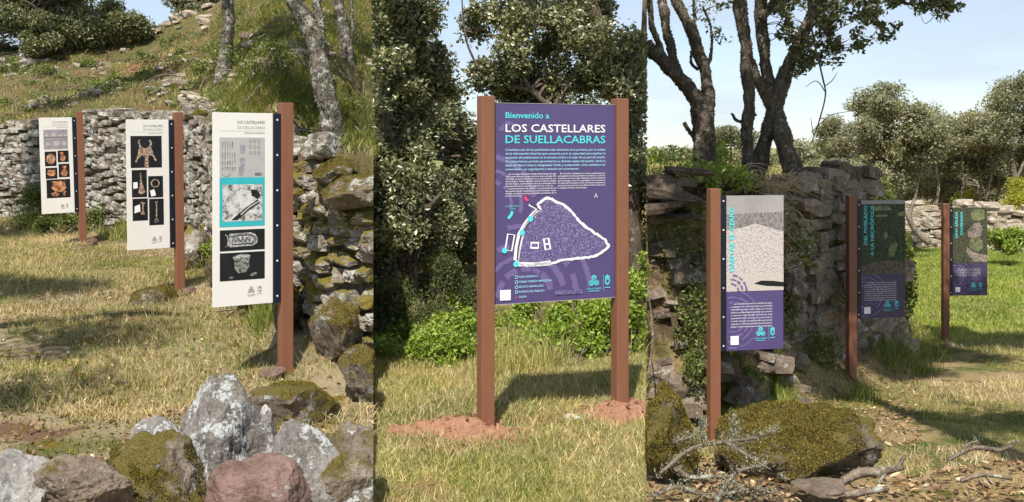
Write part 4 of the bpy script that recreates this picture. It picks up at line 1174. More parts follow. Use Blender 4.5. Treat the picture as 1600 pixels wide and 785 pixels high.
b.poly('terracotta_vase', [[(0.64, 0.505), (0.79, 0.505), (0.76, 0.54), (0.83, 0.58), (0.77, 0.612), (0.66, 0.614), (0.60, 0.58), (0.68, 0.54)]], 'p_terra', 2)
b.poly('terracotta_jar', [pot(0.54, 0.735, 0.42, 0.40), [(0.30, 0.79), (0.42, 0.775), (0.55, 0.79), (0.50, 0.818), (0.35, 0.818)], [(0.62, 0.77), (0.76, 0.77), (0.72, 0.795), (0.72, 0.82), (0.67, 0.82), (0.67, 0.795)]], 'p_terra', 2)

# the dark signs of the right plot
RG = 'purple information signs below the oaks'
def arcs(b, cu, cv, radii, a0, a1, mat, layer, wd, seed):
    r = np.random.default_rng(seed); asp = b.h / b.w
    for R in radii:
        a = a0 + r.uniform(0, 0.2)
        while a < a1:
            e = min(a + r.uniform(0.25, 0.8), a1)
            pts = [(cu + R * math.cos(q), cv + R * math.sin(q) / asp) for q in np.linspace(a, e, 9)]
            pts = [(u, v) for u, v in pts if 0.005 < u < 0.995 and 0.005 < v < 0.995]
            if len(pts) > 2: b.strip('ornament_arc', pts, wd * r.uniform(0.6, 1.2), mat, layer, False, 0.15, int(r.integers(99)))
            a = e + r.uniform(0.05, 0.25)
def dark_sign(label, px, d, base_z, rz, title, body, seed, split, board):
    t, b = info_sign(label, px, d, base_z, 1.95, 1, 0.485, 1.215, 0.055, rz, board, RG)
    tl = title
    if len(tl) == 1: b.text('title_lettering', [(tl[0], 0.135, 0.075, 0.49, 0.085)], 'p_turq', 6, 0.022, vert=True)
    else:
        for q in ((tl[0], 0.135, 0.045, 0.045 + tl[2], 0.075), (tl[1], 0.285, 0.045, 0.045 + tl[3], 0.075)): b.text('title_lettering', [q], 'p_turq', 6, 0.018, vert=True)
    arcs(b, 0.12, 0.80, (0.20, 0.28, 0.36, 0.46), -2.6, 3.0, 'purple2', 1, 0.030, seed)
    n = len(body); lh = 0.155 / max(n, 9)
    b.text('body_lettering', [(ln, (0.13 if i == 0 else 0.08), (0.80 if i < n - 1 or n > 8 else 0.7), 0.685 + 0.018 + i * 0.0185, 0.0105) for i, ln in enumerate(body)], 'p_white', 3, 0.0, 0.25)
    b.rect('white_label', 0.075, 0.905, 0.215, 0.962, 'p_white', 3)
    logo(b, 0.60, 0.885, 0.042, 'p_turq', board, 3, True, 'p_turq')
    return t, b

t, b = dark_sign('first dark sign, purple below a pale dry hillside photograph', 1115, 8.0, -0.575, math.radians(12), ('HABITAR EL CERRO',),
    ['Los Castellares revela un poblado que pasó', 'a organizar una calle empedrada que articulaba', 'viviendas adosadas a ambos lados, y un sistema', 'defensivo perfectamente diseñado que conserva', 'el acceso por su lugar habitable. Cada elemento, desde', 'la pendiente de la vía hasta los accesos bajo la', 'muralla, muestra una planificación que buscaba', 'organizar el tránsito, garantizar la salubridad y', 'facilitar el buen funcionamiento del asentamiento.'], 3, 0.62, 'purple')
b.rect('hill_photo', 0.0, 0.0, 1.0, 0.618, 'p_hill', 2)
b.poly('photo_sky', [[(0, 0), (1, 0), (1, 0.105), (0.75, 0.112), (0.4, 0.115), (0, 0.122)]], 'p_hillsky', 3)
b.poly('photo_hilltop', [[(0, 0.122), (0.4, 0.115), (0.75, 0.112), (1, 0.105), (1, 0.235), (0.8, 0.215), (0.5, 0.18), (0.3, 0.205), (0, 0.22)]], 'p_hillfar', 3)
b.poly('photo_track', [[(0, 0.50), (0.5, 0.512), (1, 0.505), (1, 0.618), (0, 0.618)]], 'p_track', 3)
b.poly('photo_shadow', [[(0.48, 0.572), (0.60, 0.552), (0.80, 0.556), (1, 0.566), (1, 0.595), (0.7, 0.588)]], 'p_black', 4)
arcs(b, 0.08, 0.62, (0.13, 0.20, 0.27), -PI * 0.52, -0.02, 'purple2', 5, 0.035, 8)

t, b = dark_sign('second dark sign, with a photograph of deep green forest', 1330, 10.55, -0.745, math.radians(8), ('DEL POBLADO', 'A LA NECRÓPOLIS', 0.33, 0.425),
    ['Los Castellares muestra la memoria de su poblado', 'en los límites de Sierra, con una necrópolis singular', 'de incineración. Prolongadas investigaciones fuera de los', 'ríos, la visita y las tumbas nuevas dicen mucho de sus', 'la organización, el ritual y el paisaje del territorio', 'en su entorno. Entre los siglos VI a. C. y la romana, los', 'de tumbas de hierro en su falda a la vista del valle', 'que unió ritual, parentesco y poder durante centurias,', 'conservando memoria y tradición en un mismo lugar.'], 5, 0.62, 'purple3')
b.rect('forest_photo', 0.0, 0.0, 1.0, 0.625, 'p_forest', 2)
b.rect('photo_sky', 0.0, 0.0, 1.0, 0.032, 'p_mgrey', 3)
b.poly('photo_fields', [[(0.25, 0.05), (0.6, 0.045), (0.72, 0.085), (0.3, 0.09)], [(0.33, 0.125), (0.60, 0.12), (0.58, 0.14), (0.34, 0.142)], [(0.82, 0.11), (1, 0.09), (1, 0.14), (0.84, 0.135)]], 'p_field', 3)
b.poly('photo_trees', [[(0.64, 0.48), (0.62, 0.42), (0.66, 0.37), (0.70, 0.355), (0.74, 0.39), (0.77, 0.35), (0.82, 0.37), (0.80, 0.42), (0.76, 0.45), (0.75, 0.48)], [(0.5, 0.30), (0.55, 0.27), (0.60, 0.28), (0.62, 0.31), (0.55, 0.33)]], 'p_field', 3)
b.poly('photo_heath', [[(0, 0.56), (0.3, 0.52), (0.7, 0.515), (1, 0.53), (1, 0.625), (0, 0.625)]], 'p_heath', 4)

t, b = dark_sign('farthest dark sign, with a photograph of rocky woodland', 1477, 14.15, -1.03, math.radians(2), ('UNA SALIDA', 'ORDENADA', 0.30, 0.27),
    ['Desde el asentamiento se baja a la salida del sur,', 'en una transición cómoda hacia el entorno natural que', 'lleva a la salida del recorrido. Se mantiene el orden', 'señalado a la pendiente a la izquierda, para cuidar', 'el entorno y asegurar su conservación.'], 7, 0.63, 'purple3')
b.rect('woodland_photo', 0.0, 0.0, 1.0, 0.632, 'p_forest2', 2)
b.poly('photo_scree', [[(0.42, 0.26), (0.62, 0.18), (0.78, 0.17), (0.85, 0.24), (0.80, 0.33), (0.55, 0.35), (0.44, 0.33)], [(0.42, 0.45), (0.55, 0.50), (0.8, 0.53), (1, 0.54), (1, 0.62), (0.6, 0.61), (0.45, 0.54), (0.38, 0.49)]], 'p_scree', 3)
b.poly('photo_bush', [[(0.45, 0.42), (0.52, 0.36), (0.68, 0.34), (0.85, 0.37), (0.88, 0.45), (0.75, 0.50), (0.55, 0.48)], [(0.5, 0.05), (0.7, 0.01), (0.9, 0.03), (0.92, 0.13), (0.7, 0.16), (0.55, 0.13)]], 'p_field', 4)

# the welcome sign
PL = np.array([BX(759, 6.02), 6.02]); PR = np.array([BX(968.5, 6.36), 6.36])
dv = PR - PL; span = float(np.linalg.norm(dv)); wrz = math.atan2(dv[1], dv[0])
wz = 0.05
t = thing('welcome_sign', 'large purple welcome sign with a white site map between two brown posts', 'sign', (PL[0], PL[1], wz), wrz)
for x, zb in ((0.0, 0.0), (span, 0.02)):
    V, F = box((x, 0, (2.0 + zb) / 2 - 0.1), (0.083, 0.083, 1.95 + 0.2 - zb), 0.004)
    V[:, 2] += 1.95 - V[:, 2].max()
    obj('post', V, F, MAT['post'], t, local=True)
pw = span - 0.083 - 0.003; zt = 1.95 - 0.042; ph = 1.185
V, F = box((span / 2, -0.005, zt - ph / 2), (pw, 0.022, ph), 0.003)
o = obj('board', V, F, MAT['purple'], t, local=True)
b = Board(o, span / 2 - pw / 2, pw, zt, ph, -0.0163)
for k in (0, 1):
    V, F = box((span / 2, -0.005, zt - ph * (0.0 if k == 0 else 1.0) + (0.0015 if k == 0 else -0.0015)), (pw, 0.026, 0.003)); obj('board_edge', V, F, MAT['edge'], t, local=True)
asp = ph / pw
b.text('greeting_lettering', [('Bienvenido a', 0.093, 0.445, 0.073, 0.030)], 'p_turq', 3, 0.016)
b.text('title_lettering', [('LOS CASTELLARES', 0.093, 0.915, 0.142, 0.040)], 'p_white', 3, 0.012)
b.text('subtitle_lettering', [('DE SUELLACABRAS', 0.093, 0.915, 0.198, 0.040)], 'p_turq', 3, 0.012)
intro = ['Constituye uno de los yacimientos más relevantes de la provincia, por la calidad', 'de la información histórica que conserva y por su capacidad para explicar la', 'evolución del poblamiento en la serranía soriana a lo largo de un periodo amplio.', 'Su conocimiento permite aproximarnos a diversas etapas del pasado, desde la', 'Edad del Hierro hasta la Antigüedad Tardía, y comprender cómo cambiaron las', 'comunidades, su organización y relación con el territorio.']
b.text('intro_lettering', [(l, 0.093, 0.915 if i < 5 else 0.69, 0.2365 + i * 0.0195, 0.0115) for i, l in enumerate(intro)], 'p_pale', 3, 0.006, 0.25)
c1 = ['Las investigaciones desarrolladas desde finales del siglo', 'XIX y, especialmente, durante el primer tercio del siglo XX,', 'marcaron un punto de inflexión en su conocimiento, y lo', 'situaron en el debate científico sobre la historia antigua', 'del Alto Duero, especialmente sobre la continuidad entre', 'distintas tradiciones culturales (siglos IV a.C. y VI d.C.).', 'La documentación del poblado, y la excavación de una', 'necrópolis singular localizada en sus proximidades, hacen', 'de este enclave uno de los principales yacimientos de la', 'provincia de Soria.']
c2 = ['El recorrido señalizado y las mesas explicativas que', 'acompañan la visita permiten entender por qué Los', 'Castellares es hoy un lugar ideal para conocer la historia', 'de este paisaje y cómo la arqueología lo va conservando.', 'Su importancia histórica se ha reconocido mediante la', 'protección del yacimiento como Bien de Interés Cultural en', 'la categoría de Zona Arqueológica.']
L1 = [(l, 0.117 if i in (0, 6) else 0.093, {5: 0.48, 9: 0.22}.get(i, 0.502), 0.3565 + i * 0.01215, 0.0078) for i, l in enumerate(c1)]
L2 = [(l, 0.535 if i == 0 else 0.516, 0.76 if i == 6 else 0.915, 0.3565 + i * 0.01215, 0.0078) for i, l in enumerate(c2)]
b.text('body_lettering', L1 + L2, 'p_white', 3, 0.004)
# the map, from the zoomed board: u = (x - 768) / 190, v = (y - 162) / 311
mp = lambda pts: [((740 + x / 4.13 - 769.5) / 189.0, (290 + y / 4.13 - 162.5) / 311.0) for x, y in pts]
outl = [(268, 505), (272, 440), (285, 360), (300, 300), (330, 250), (375, 200), (412, 155), (395, 125), (425, 98), (460, 82), (500, 100), (560, 132), (615, 178), (650, 225), (700, 275), (755, 318), (800, 345), (840, 380), (862, 412), (835, 440), (800, 462), (760, 480), (690, 485), (620, 488), (540, 496), (480, 512), (400, 514), (330, 516)]
o2 = np.array(outl, float); q = []
for i in range(len(o2)):
    for k in range(4): q.append(o2[i] * (1 - k / 4) + o2[(i + 1) % len(o2)] * k / 4)
q = np.array(q) + np.random.default_rng(4).normal(0, 1.6, (len(q), 2))
cen = o2.mean(0)
b.poly('map_ground', [mp((q - cen) * 1.0 + cen)], 'p_mapfill', 2)
b.strip('map_rampart', mp(q), 0.019, 'p_white', 3, True, 0.22, 2)
b.strip('map_rampart', mp([(478, 512), (380, 512), (268, 508), (270, 440), (285, 360), (300, 300)]), 0.036, 'p_white', 3, False, 0.12, 3)
b.strip('map_passage', mp([(268, 480), (272, 400), (290, 320), (325, 260), (370, 205), (408, 160), (345, 120)]), 0.011, 'purple3', 5)
b.strip('map_passage_rim', mp([(250, 480), (256, 400), (274, 310), (312, 245), (355, 190), (388, 155), (340, 125)]), 0.016, 'p_white', 4, False, 0.1)
b.strip('map_enclosure', mp([(208, 310), (250, 318), (232, 420), (192, 412)]), 0.012, 'p_white', 4, True)
b.strip('map_building', mp([(354, 372), (400, 374), (398, 408), (352, 405)]), 0.016, 'p_white', 4, True)
b.strip('map_building', mp([(434, 352), (464, 347), (476, 416), (444, 421)]), 0.015, 'p_white', 4, True)
b.strip('map_building_wall', mp([(438, 387), (470, 382)]), 0.013, 'p_white', 5)
rr = np.random.default_rng(9); fz = []
for k in range(1500):
    p = q[rr.integers(len(q))]; n_ = (p - cen) / np.linalg.norm(p - cen); p = p + n_ * abs(rr.normal(0, 16)) + rr.normal(0, 3, 2); s_ = rr.uniform(0.8, 2.0)
    fz.append(mp([p + np.array((s_, 0)), p + np.array((-s_ * 0.5, s_)), p + np.array((-s_ * 0.5, -s_))]))
b.poly('map_hachures', fz, 'purple2', 2)
for x, y in ((348, 217), (297, 305), (188, 415), (258, 506)): b.poly('map_marker', [circ(*mp([(x, y)])[0], 0.022, asp)], 'p_turq', 6)
b.poly('exit_arrow', [mp([(308, 75), (322, 72), (340, 100), (325, 106), (312, 90)])], 'p_pink', 4)
b.text('exit_lettering', [('SALIDA', *[mp([(301, 0)])[0][0], mp([(346, 0)])[0][0]], mp([(0, 66)])[0][1], 0.008)], 'p_pink', 4)
b.text('here_lettering', [('USTED ESTÁ', mp([(195, 0)])[0][0], mp([(278, 0)])[0][0], mp([(0, 139)])[0][1], 0.0085), ('AQUÍ', mp([(220, 0)])[0][0], mp([(255, 0)])[0][0], mp([(0, 156)])[0][1], 0.0085)], 'p_turq', 4)
b.strip('here_arrow', mp([(236, 166), (228, 190), (210, 212)]), 0.022, 'p_turq', 4)
b.strip('north_arrow', mp([(764, 88), (773, 62), (782, 88)]), 0.006, 'p_white', 4)
leg = ['FOSO DEFENSIVO', 'POSIBLE TORREÓN MERIDIONAL', 'RECINTO AMURALLADO', 'INTERIOR DEL POBLADO', 'SALIDA']
b.text('legend_lettering', [(l, mp([(277, 0)])[0][0], mp([({0: 395, 1: 488, 2: 433, 3: 438, 4: 326}[i], 0)])[0][0], mp([(0, 596 + 32 * i)])[0][1], 0.0105) for i, l in enumerate(leg)], 'p_pale', 4, 0.003)
for i in range(4): b.strip('legend_ring', circ(*mp([(262, 590 + 32 * i)])[0], 0.011, asp, 14), 0.004, 'p_pale', 4, True)
b.poly('legend_arrow', [mp([(255, 712), (270, 720), (256, 728), (260, 720)])], 'p_pink', 4)
arcs(b, -0.02, 0.50, (0.16, 0.24, 0.34), -PI * 0.5, 0.3, 'purple2', 1, 0.035, 31)
arcs(b, 0.25, 0.98, (0.22, 0.32, 0.42, 0.54), -PI, -0.1, 'purple2', 1, 0.045, 33)
arcs(b, 0.12, 0.14, (0.06,), -PI, -0.2, 'purple2', 1, 0.03, 35)
b.rect('white_label', *mp([(160, 668)])[0], *mp([(226, 735)])[0], 'p_white', 4)
b.rect('credit_strip', *mp([(503, 690)])[0], *mp([(685, 720)])[0], 'p_mapfill', 4)
logo(b, *mp([(760, 642)])[0], 0.0235, 'p_turq', 'purple3', 4)

# ------------------------------------------------------------------ trees of the left plot
def gz(hf, px, d): return float(hf(BX(px, d), d))
def P3(*a): return [W(*q) for q in a]

def hill_tree(label, px, d, ells, lim, npl, leaf, cr, mat='oak_hill', bark='bark_dark', clip=in_left, group=None, seed=0):
    base = np.array([BX(px, d), d, gz(gl, px, d)])
    cl = clusters_in(ells, 0.1, 0.7, seed, np.random.default_rng(seed))
    limbs = []
    r = np.random.default_rng(seed + 1)
    for k in range(lim):
        c = np.array(ells[k % len(ells)][0]) + r.normal(size=3) * np.array(ells[k % len(ells)][1]) * 0.4
        m = base * 0.5 + c * 0.5 + r.normal(size=3) * 0.15
        limbs.append(([base + r.normal(size=3) * 0.05 - np.array([0, 0, 0.2]), m, c], [0.09, 0.055, 0.025]))
    return make_tree('oak_tree', label, base, limbs, cl, cr, npl, leaf, MAT[mat], MAT[bark], group, clip)
HG = 'oaks on the hilltop'
hill_tree('broad holm oak on the hilltop at the upper left', 105, 27.0, [(W(60, 20, 27), (1.7, 1.4, 1.0), 60), (W(160, 30, 27.3), (1.15, 1.1, 0.75), 50), (W(-40, 10, 27), (1.2, 1.2, 1.2), 30), (W(120, -30, 27), (1.6, 1.2, 1.0), 50), (W(90, 52, 26.8), (1.4, 0.9, 0.7), 30), (W(170, 50, 26.8), (0.9, 0.8, 0.6), 18), (W(30, 45, 26.8), (0.9, 0.8, 0.8), 20)], 6, 420, (0.085, 0.05), 0.36, group=HG, seed=1)
hill_tree('small thin oak on the skyline right of the broad one', 305, 29.0, [(W(300, 5, 29), (0.8, 0.7, 0.55), 26), (W(330, -15, 29), (0.5, 0.5, 0.5), 12)], 4, 160, (0.10, 0.055), 0.30, group=HG, seed=2)
hill_tree('distant bush on the skyline at the far left edge', 5, 28.8, [(W(0, 78, 28.8), (0.5, 0.5, 0.25), 12)], 2, 160, (0.08, 0.05), 0.25, group=HG, seed=3)

def trunk_tree(label, path, rads, extra, ells, seed, bark='bark_pale', npl=150, leaf=(0.06, 0.035), cr=0.35, clip=None, mat='oak', kd=12):
    base = path[0]
    cl = clusters_in(ells, 0.1, 0.8, seed, np.random.default_rng(seed)) if ells else np.zeros((0, 3))
    return make_tree('oak_tree', label, base, [(path, rads)] + extra, cl, cr, npl, leaf, MAT[mat], MAT[bark], 'lichened trunks behind the wall', clip, 0.30, kdetail=kd, fuzz=2500)
d1 = find_d(347, 126, gl, 12.5, 27)
trunk_tree('slim straight lichened trunk on the slope above the gap between signs', P3((346, 135, d1), (350, 90, d1), (356, 40, d1), (357, -10, d1), (354, -90, d1 - .2), (362, -190, d1)), [0.0075 * d1, 0.0065 * d1, 0.0055 * d1, 0.0052 * d1, 0.05, 0.03], [], [(W(390, -170, d1), (1.8, 1.6, 0.8), 60)], 21)
d2 = 8.75
trunk_tree('thick leaning lichened trunk right behind the wall', P3((520, 225, d2), (517, 175, d2), (505, 125, d2), (488, 70, d2), (472, 20, d2), (455, -40, d2), (440, -150, d2)), [0.10, 0.085, 0.085, 0.082, 0.075, 0.065, 0.03],
           [(P3((491, 80, d2), (500, 40, d2 + .1), (497, -10, d2 + .2), (510, -120, d2)), [0.045, 0.04, 0.035, 0.02])], [(W(380, -330, 8.6), (1.1, 1.4, 0.5), 56), (W(400, -300, 11), (1.0, 1.5, 0.5), 56), (W(420, -260, 14), (1.0, 1.5, 0.5), 44)], 22, clip=in_left)
d3 = find_d(545, 112, gl, 9, 25)
trunk_tree('slim lichened trunk at the plot edge behind the leaning one', P3((546, 122, d3), (542, 80, d3), (535, 40, d3), (532, 0, d3), (536, -80, d3)), [0.0068 * d3, 0.006 * d3, 0.0055 * d3, 0.005 * d3, 0.03], [(P3((541, 75, d3), (549, 40, d3), (546, -20, d3)), [0.035, 0.03, 0.02])], [(W(480, -190, d3), (0.9, 1.2, 0.7), 34)], 23, clip=in_left)

# oaks standing beside the plots, whose boughs shade them
def shade_tree(label, base, limbs, ells, npl, cr, seed, clip=None, leaf=(0.075, 0.042)):
    cl = clusters_in(ells, 0.15, 0.8, seed, np.random.default_rng(seed))
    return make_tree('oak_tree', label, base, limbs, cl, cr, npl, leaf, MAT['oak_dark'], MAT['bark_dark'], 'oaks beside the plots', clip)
A = np.array
shade_tree('overhanging oak just outside the left of the picture', (-5.6, 5.6, 0.1), [([A((-5.6, 5.6, -0.1)), A((-5.4, 5.7, 2.2)), A((-4.8, 5.8, 4.4)), A((-3.6, 5.6, 5.6))], [0.22, 0.18, 0.12, 0.05]), ([A((-5.45, 5.7, 2.0)), A((-5.6, 6.6, 4)), A((-5.4, 7.6, 5.2))], [0.14, 0.10, 0.05])],
           [(A((-5.9, 6.6, 5.6)), (1.5, 1.6, 0.7), 34), (A((-3.7, 4.6, 5.4)), (1.1, 0.9, 0.5), 9), (A((-4.0, 3.0, 5.4)), (0.9, 0.6, 0.5), 6), (A((-8.3, 12.6, 5.8)), (1.3, 1.5, 0.6), 40)], 210, 0.45, 31)
shade_tree('oak left of the hillside whose crown shades the slope', (-10.5, 17.8, 1.8), [([A((-10.5, 17.8, 1.5)), A((-10.2, 17.5, 3.6)), A((-9, 17, 5.4))], [0.2, 0.15, 0.06])],
           [(A((-8.2, 16.4, 5.7)), (2.3, 1.0, 0.7), 40)], 210, 0.5, 32)

# ------------------------------------------------------------------ middle plot
MG = 'oaks behind the welcome sign'
def mid_oak(label, base, limbs, ells, npl, cr, seed, leaf=(0.052, 0.030), mat='oak', gap=0.05, br=0.014):
    cl = clusters_in(ells, gap, 0.9, seed, np.random.default_rng(seed))
    return make_tree('holm_oak', label, base, limbs, cl, cr, npl, leaf, MAT[mat], MAT['bark_dark'], MG, in_mid, branch_r=br)
mid_oak('dense holm oak filling the left of the middle plot', W(632, 505, 10.2), [(P3((632, 515, 10.2), (640, 400, 10.2), (628, 250, 10.3), (640, 100, 10.3), (630, -40, 10.3)), [0.09, 0.08, 0.07, 0.05, 0.02]), (P3((640, 400, 10.2), (668, 330, 9.9), (690, 300, 9.8)), [0.05, 0.04, 0.02]), (P3((628, 250, 10.3), (600, 180, 10), (592, 60, 10)), [0.05, 0.04, 0.02])],
        [(W(625, 60, 10.4), (0.50, 0.8, 0.95), 120), (W(600, 230, 10.2), (0.45, 0.8, 0.9), 130), (W(655, 190, 10.3), (0.22, 0.5, 0.5), 40), (W(635, 330, 10.0), (0.45, 0.6, 0.6), 90), (W(620, 420, 10.2), (0.5, 0.6, 0.5), 70), (W(620, -60, 10.4), (0.55, 0.9, 0.6), 60), (W(596, 20, 10.0), (0.25, 0.5, 0.5), 40)], 200, 0.19, 41)
mid_oak('tall holm oak with dark limbs rising behind the welcome sign', W(995, 505, 10.4), [(P3((995, 520, 10.4), (992, 400, 10.4), (985, 250, 10.4), (965, 120, 10.5), (930, 20, 10.5), (900, -80, 10.5)), [0.10, 0.09, 0.08, 0.065, 0.05, 0.02]), (P3((985, 250, 10.4), (1000, 120, 10.3), (1004, -20, 10.3)), [0.05, 0.04, 0.02]), (P3((965, 120, 10.5), (900, 60, 10.4), (830, 25, 10.3), (775, -10, 10.2)), [0.04, 0.03, 0.02, 0.012]),
        (P3((985, 230, 10.4), (900, 190, 10.3), (830, 140, 10.2), (790, 60, 10.2), (770, -30, 10.2)), [0.045, 0.035, 0.03, 0.022, 0.012]), (P3((830, 140, 10.2), (770, 130, 10.1), (735, 90, 10.1), (722, 40, 10.1), (716, -10, 10.1)), [0.02, 0.015, 0.012, 0.009, 0.006])],
        [(W(890, 60, 10.6), (0.72, 0.9, 0.75), 95), (W(800, 70, 10.3), (0.26, 0.6, 0.62), 30), (W(965, 110, 10.6), (0.30, 0.8, 1.0), 55), (W(850, 140, 10.6), (0.50, 0.6, 0.35), 36), (W(760, 120, 10.2), (0.22, 0.3, 0.25), 14), (W(880, -100, 10.5), (1.0, 0.9, 0.6), 40), (W(985, 260, 10.5), (0.16, 0.5, 0.4), 14), (W(742, 30, 10.2), (0.12, 0.3, 0.3), 7)], 165, 0.19, 42)
mid_oak('pale green oak seen through the gap left of the welcome sign', W(715, 470, 16), [(P3((715, 470, 16), (712, 350, 16), (716, 220, 16), (712, 150, 16)), [0.10, 0.09, 0.06, 0.02]), (P3((705, 420, 15.5), (690, 330, 15.5), (668, 290, 15.5)), [0.05, 0.04, 0.02])],
        [(W(712, 215, 16), (0.42, 0.8, 0.75), 55), (W(725, 330, 16), (0.5, 0.8, 1.0), 90), (W(680, 340, 15.5), (0.5, 0.6, 0.9), 80), (W(740, 430, 15), (0.5, 0.5, 0.6), 50)], 230, 0.30, 43, (0.07, 0.04), 'oak_hill')
mid_oak('dark oak thicket low behind the welcome sign', W(880, 480, 15), [(P3((880, 480, 15), (890, 330, 15), (880, 200, 15)), [0.1, 0.08, 0.03]), (P3((960, 480, 14), (985, 350, 14), (1000, 250, 14)), [0.07, 0.06, 0.03]), (P3((800, 480, 14), (790, 350, 14), (770, 250, 14)), [0.07, 0.06, 0.03])],
        [(W(880, 300, 15), (1.2, 0.8, 1.4), 130), (W(985, 330, 14), (0.4, 0.7, 1.3), 40), (W(790, 390, 14), (0.6, 0.7, 0.9), 44), (W(640, 380, 13), (0.7, 0.7, 1.0), 80), (W(620, 200, 13), (0.6, 0.7, 1.2), 70), (W(980, 440, 12), (0.4, 0.6, 0.6), 30)], 230, 0.32, 44, (0.07, 0.04), 'oak_dark')
make_shrub('juniper_bush', 'dark juniper bush with bare twigs left of the welcome sign', W(660, 560, 8.6), [(W(640, 490, 8.7), (0.36, 0.4, 0.42), 80), (W(705, 480, 8.9), (0.26, 0.4, 0.40), 60), (W(600, 500, 8.6), (0.2, 0.3, 0.3), 30)], 0.13, 190, (0.035, 0.010), MAT['juniper'], MAT['twig'], clip=in_mid, up=0.2)
make_shrub('bramble_bush', 'fresh green bramble bush below the welcome sign board', W(880, 590, 7.9), [(W(840, 545, 8.2), (0.36, 0.35, 0.24), 70), (W(920, 525, 8.3), (0.32, 0.35, 0.40), 85), (W(990, 500, 8.4), (0.14, 0.35, 0.50), 50), (W(780, 505, 8.7), (0.24, 0.3, 0.42), 50), (W(850, 470, 9.2), (0.5, 0.3, 0.40), 60)], 0.11, 140, (0.040, 0.026), MAT['bramble'], MAT['twig'], clip=in_mid)
make_shrub('bramble_bush', 'low green bush left of the left welcome post', W(700, 585, 7.9), [(W(715, 540, 8.0), (0.22, 0.3, 0.22), 44), (W(670, 520, 8.4), (0.22, 0.3, 0.24), 40), (W(610, 535, 8.3), (0.18, 0.3, 0.18), 30), (W(725, 470, 9.0), (0.16, 0.3, 0.4), 30), (W(650, 550, 7.9), (0.3, 0.25, 0.2), 46), (W(700, 560, 7.8), (0.22, 0.25, 0.18), 36)], 0.11, 120, (0.036, 0.022), MAT['bramble'], MAT['twig'], clip=in_mid)

# ------------------------------------------------------------------ right plot: the two oaks on the bank
D = 11.2
limbs = [
    (P3((1112, 290, D), (1106, 250, D), (1097, 205, D), (1090, 165, D), (1074, 140, D), (1046, 108, D), (1022, 84, D), (1009, 64, D)), [0.17, 0.135, 0.115, 0.10, 0.085, 0.078, 0.072, 0.065]),
    (P3((1103, 225, D), (1104, 180, D), (1107, 140, D), (1098, 95, D), (1083, 55, D), (1066, 20, D), (1052, -8, D), (1040, -80, D)), [0.08, 0.08, 0.065, 0.06, 0.06, 0.058, 0.055, 0.04]),
    (P3((1066, 132, D), (1052, 100, D), (1042, 55, D), (1036, 10, D), (1034, -60, D)), [0.06, 0.056, 0.052, 0.05, 0.04]),
    (P3((1038, 100, D), (1028, 66, D), (1016, 30, D), (1011, -10, D)), [0.035, 0.035, 0.032, 0.03]),
    (P3((1092, 108, D), (1108, 100, D), (1113, 70, D), (1108, 35, D), (1098, 12, D)), [0.014, 0.012, 0.010, 0.008, 0.005]),
    (P3((1090, 110, D), (1078, 100, D), (1074, 80, D)), [0.012, 0.010, 0.005]),
    (P3((1094, 225, D), (1078, 205, D), (1072, 192, D)), [0.03, 0.022, 0.015]),
    (P3((1083, 55, D), (1086, 25, D), (1084, -10, D)), [0.016, 0.012, 0.008]),
]
cl = np.array([W(1090, 18, D), W(1105, 30, D), W(1118, 52, D), W(1128, 58, D), W(1100, 5, D), W(1075, -30, D), W(1120, 10, D)] )
cl = np.concatenate([cl, clusters_in([(A((1.5, 9.5, 5.0)), (1.3, 2.0, 0.8), 26)], 0.1, 0.8, 5, np.random.default_rng(5))])
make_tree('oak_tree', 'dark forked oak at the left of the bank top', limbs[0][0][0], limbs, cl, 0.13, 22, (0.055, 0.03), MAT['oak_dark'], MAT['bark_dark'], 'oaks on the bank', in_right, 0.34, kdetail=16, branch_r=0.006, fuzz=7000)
D = 10.9
limbs = [
    (P3((1170, 290, D), (1167, 250, D), (1166, 195, D), (1169, 130, D), (1168, 75, D), (1163, 25, D), (1158, -10, D), (1152, -80, D)), [0.09, 0.068, 0.062, 0.066, 0.066, 0.066, 0.068, 0.05]),
    (P3((1180, 290, D + .1), (1189, 240, D + .1), (1203, 195, D), (1218, 150, D), (1230, 100, D), (1248, 55, D), (1272, 12, D), (1300, -30, D), (1340, -70, D)), [0.095, 0.082, 0.078, 0.078, 0.074, 0.07, 0.066, 0.055, 0.04]),
    (P3((1244, 300, D - .1), (1232, 255, D - .1), (1220, 210, D - .1), (1210, 175, D), (1196, 150, D), (1186, 125, D), (1180, 100, D)), [0.15, 0.105, 0.088, 0.08, 0.05, 0.044, 0.036]),
    (P3((1208, 165, D), (1201, 115, D + .1), (1194, 70, D + .1), (1189, 20, D + .1), (1190, -80, D)), [0.07, 0.066, 0.064, 0.066, 0.05]),
    (P3((1182, 130, D), (1178, 100, D), (1170, 80, D)), [0.03, 0.03, 0.03]),
    (P3((1188, 32, D), (1205, 5, D), (1218, -30, D)), [0.045, 0.036, 0.03]),
    (P3((1290, -10, D), (1345, -8, D - .1), (1400, 0, D - .2), (1450, 8, D - .3), (1490, 2, D - .3)), [0.035, 0.022, 0.014, 0.010, 0.006]),
    (P3((1345, -8, D - .1), (1365, 25, D - .1), (1378, 55, D - .1)), [0.012, 0.008, 0.004]),
    (P3((1265, 20, D), (1290, 50, D - .1), (1300, 85, D - .1)), [0.02, 0.012, 0.005]),
    (P3((1162, 185, D), (1176, 176, D), (1186, 178, D)), [0.010, 0.008, 0.004]),
    (P3((1163, 190, D), (1152, 186, D), (1150, 175, D)), [0.010, 0.008, 0.004]),
]
rr = np.random.default_rng(77)
pts = []
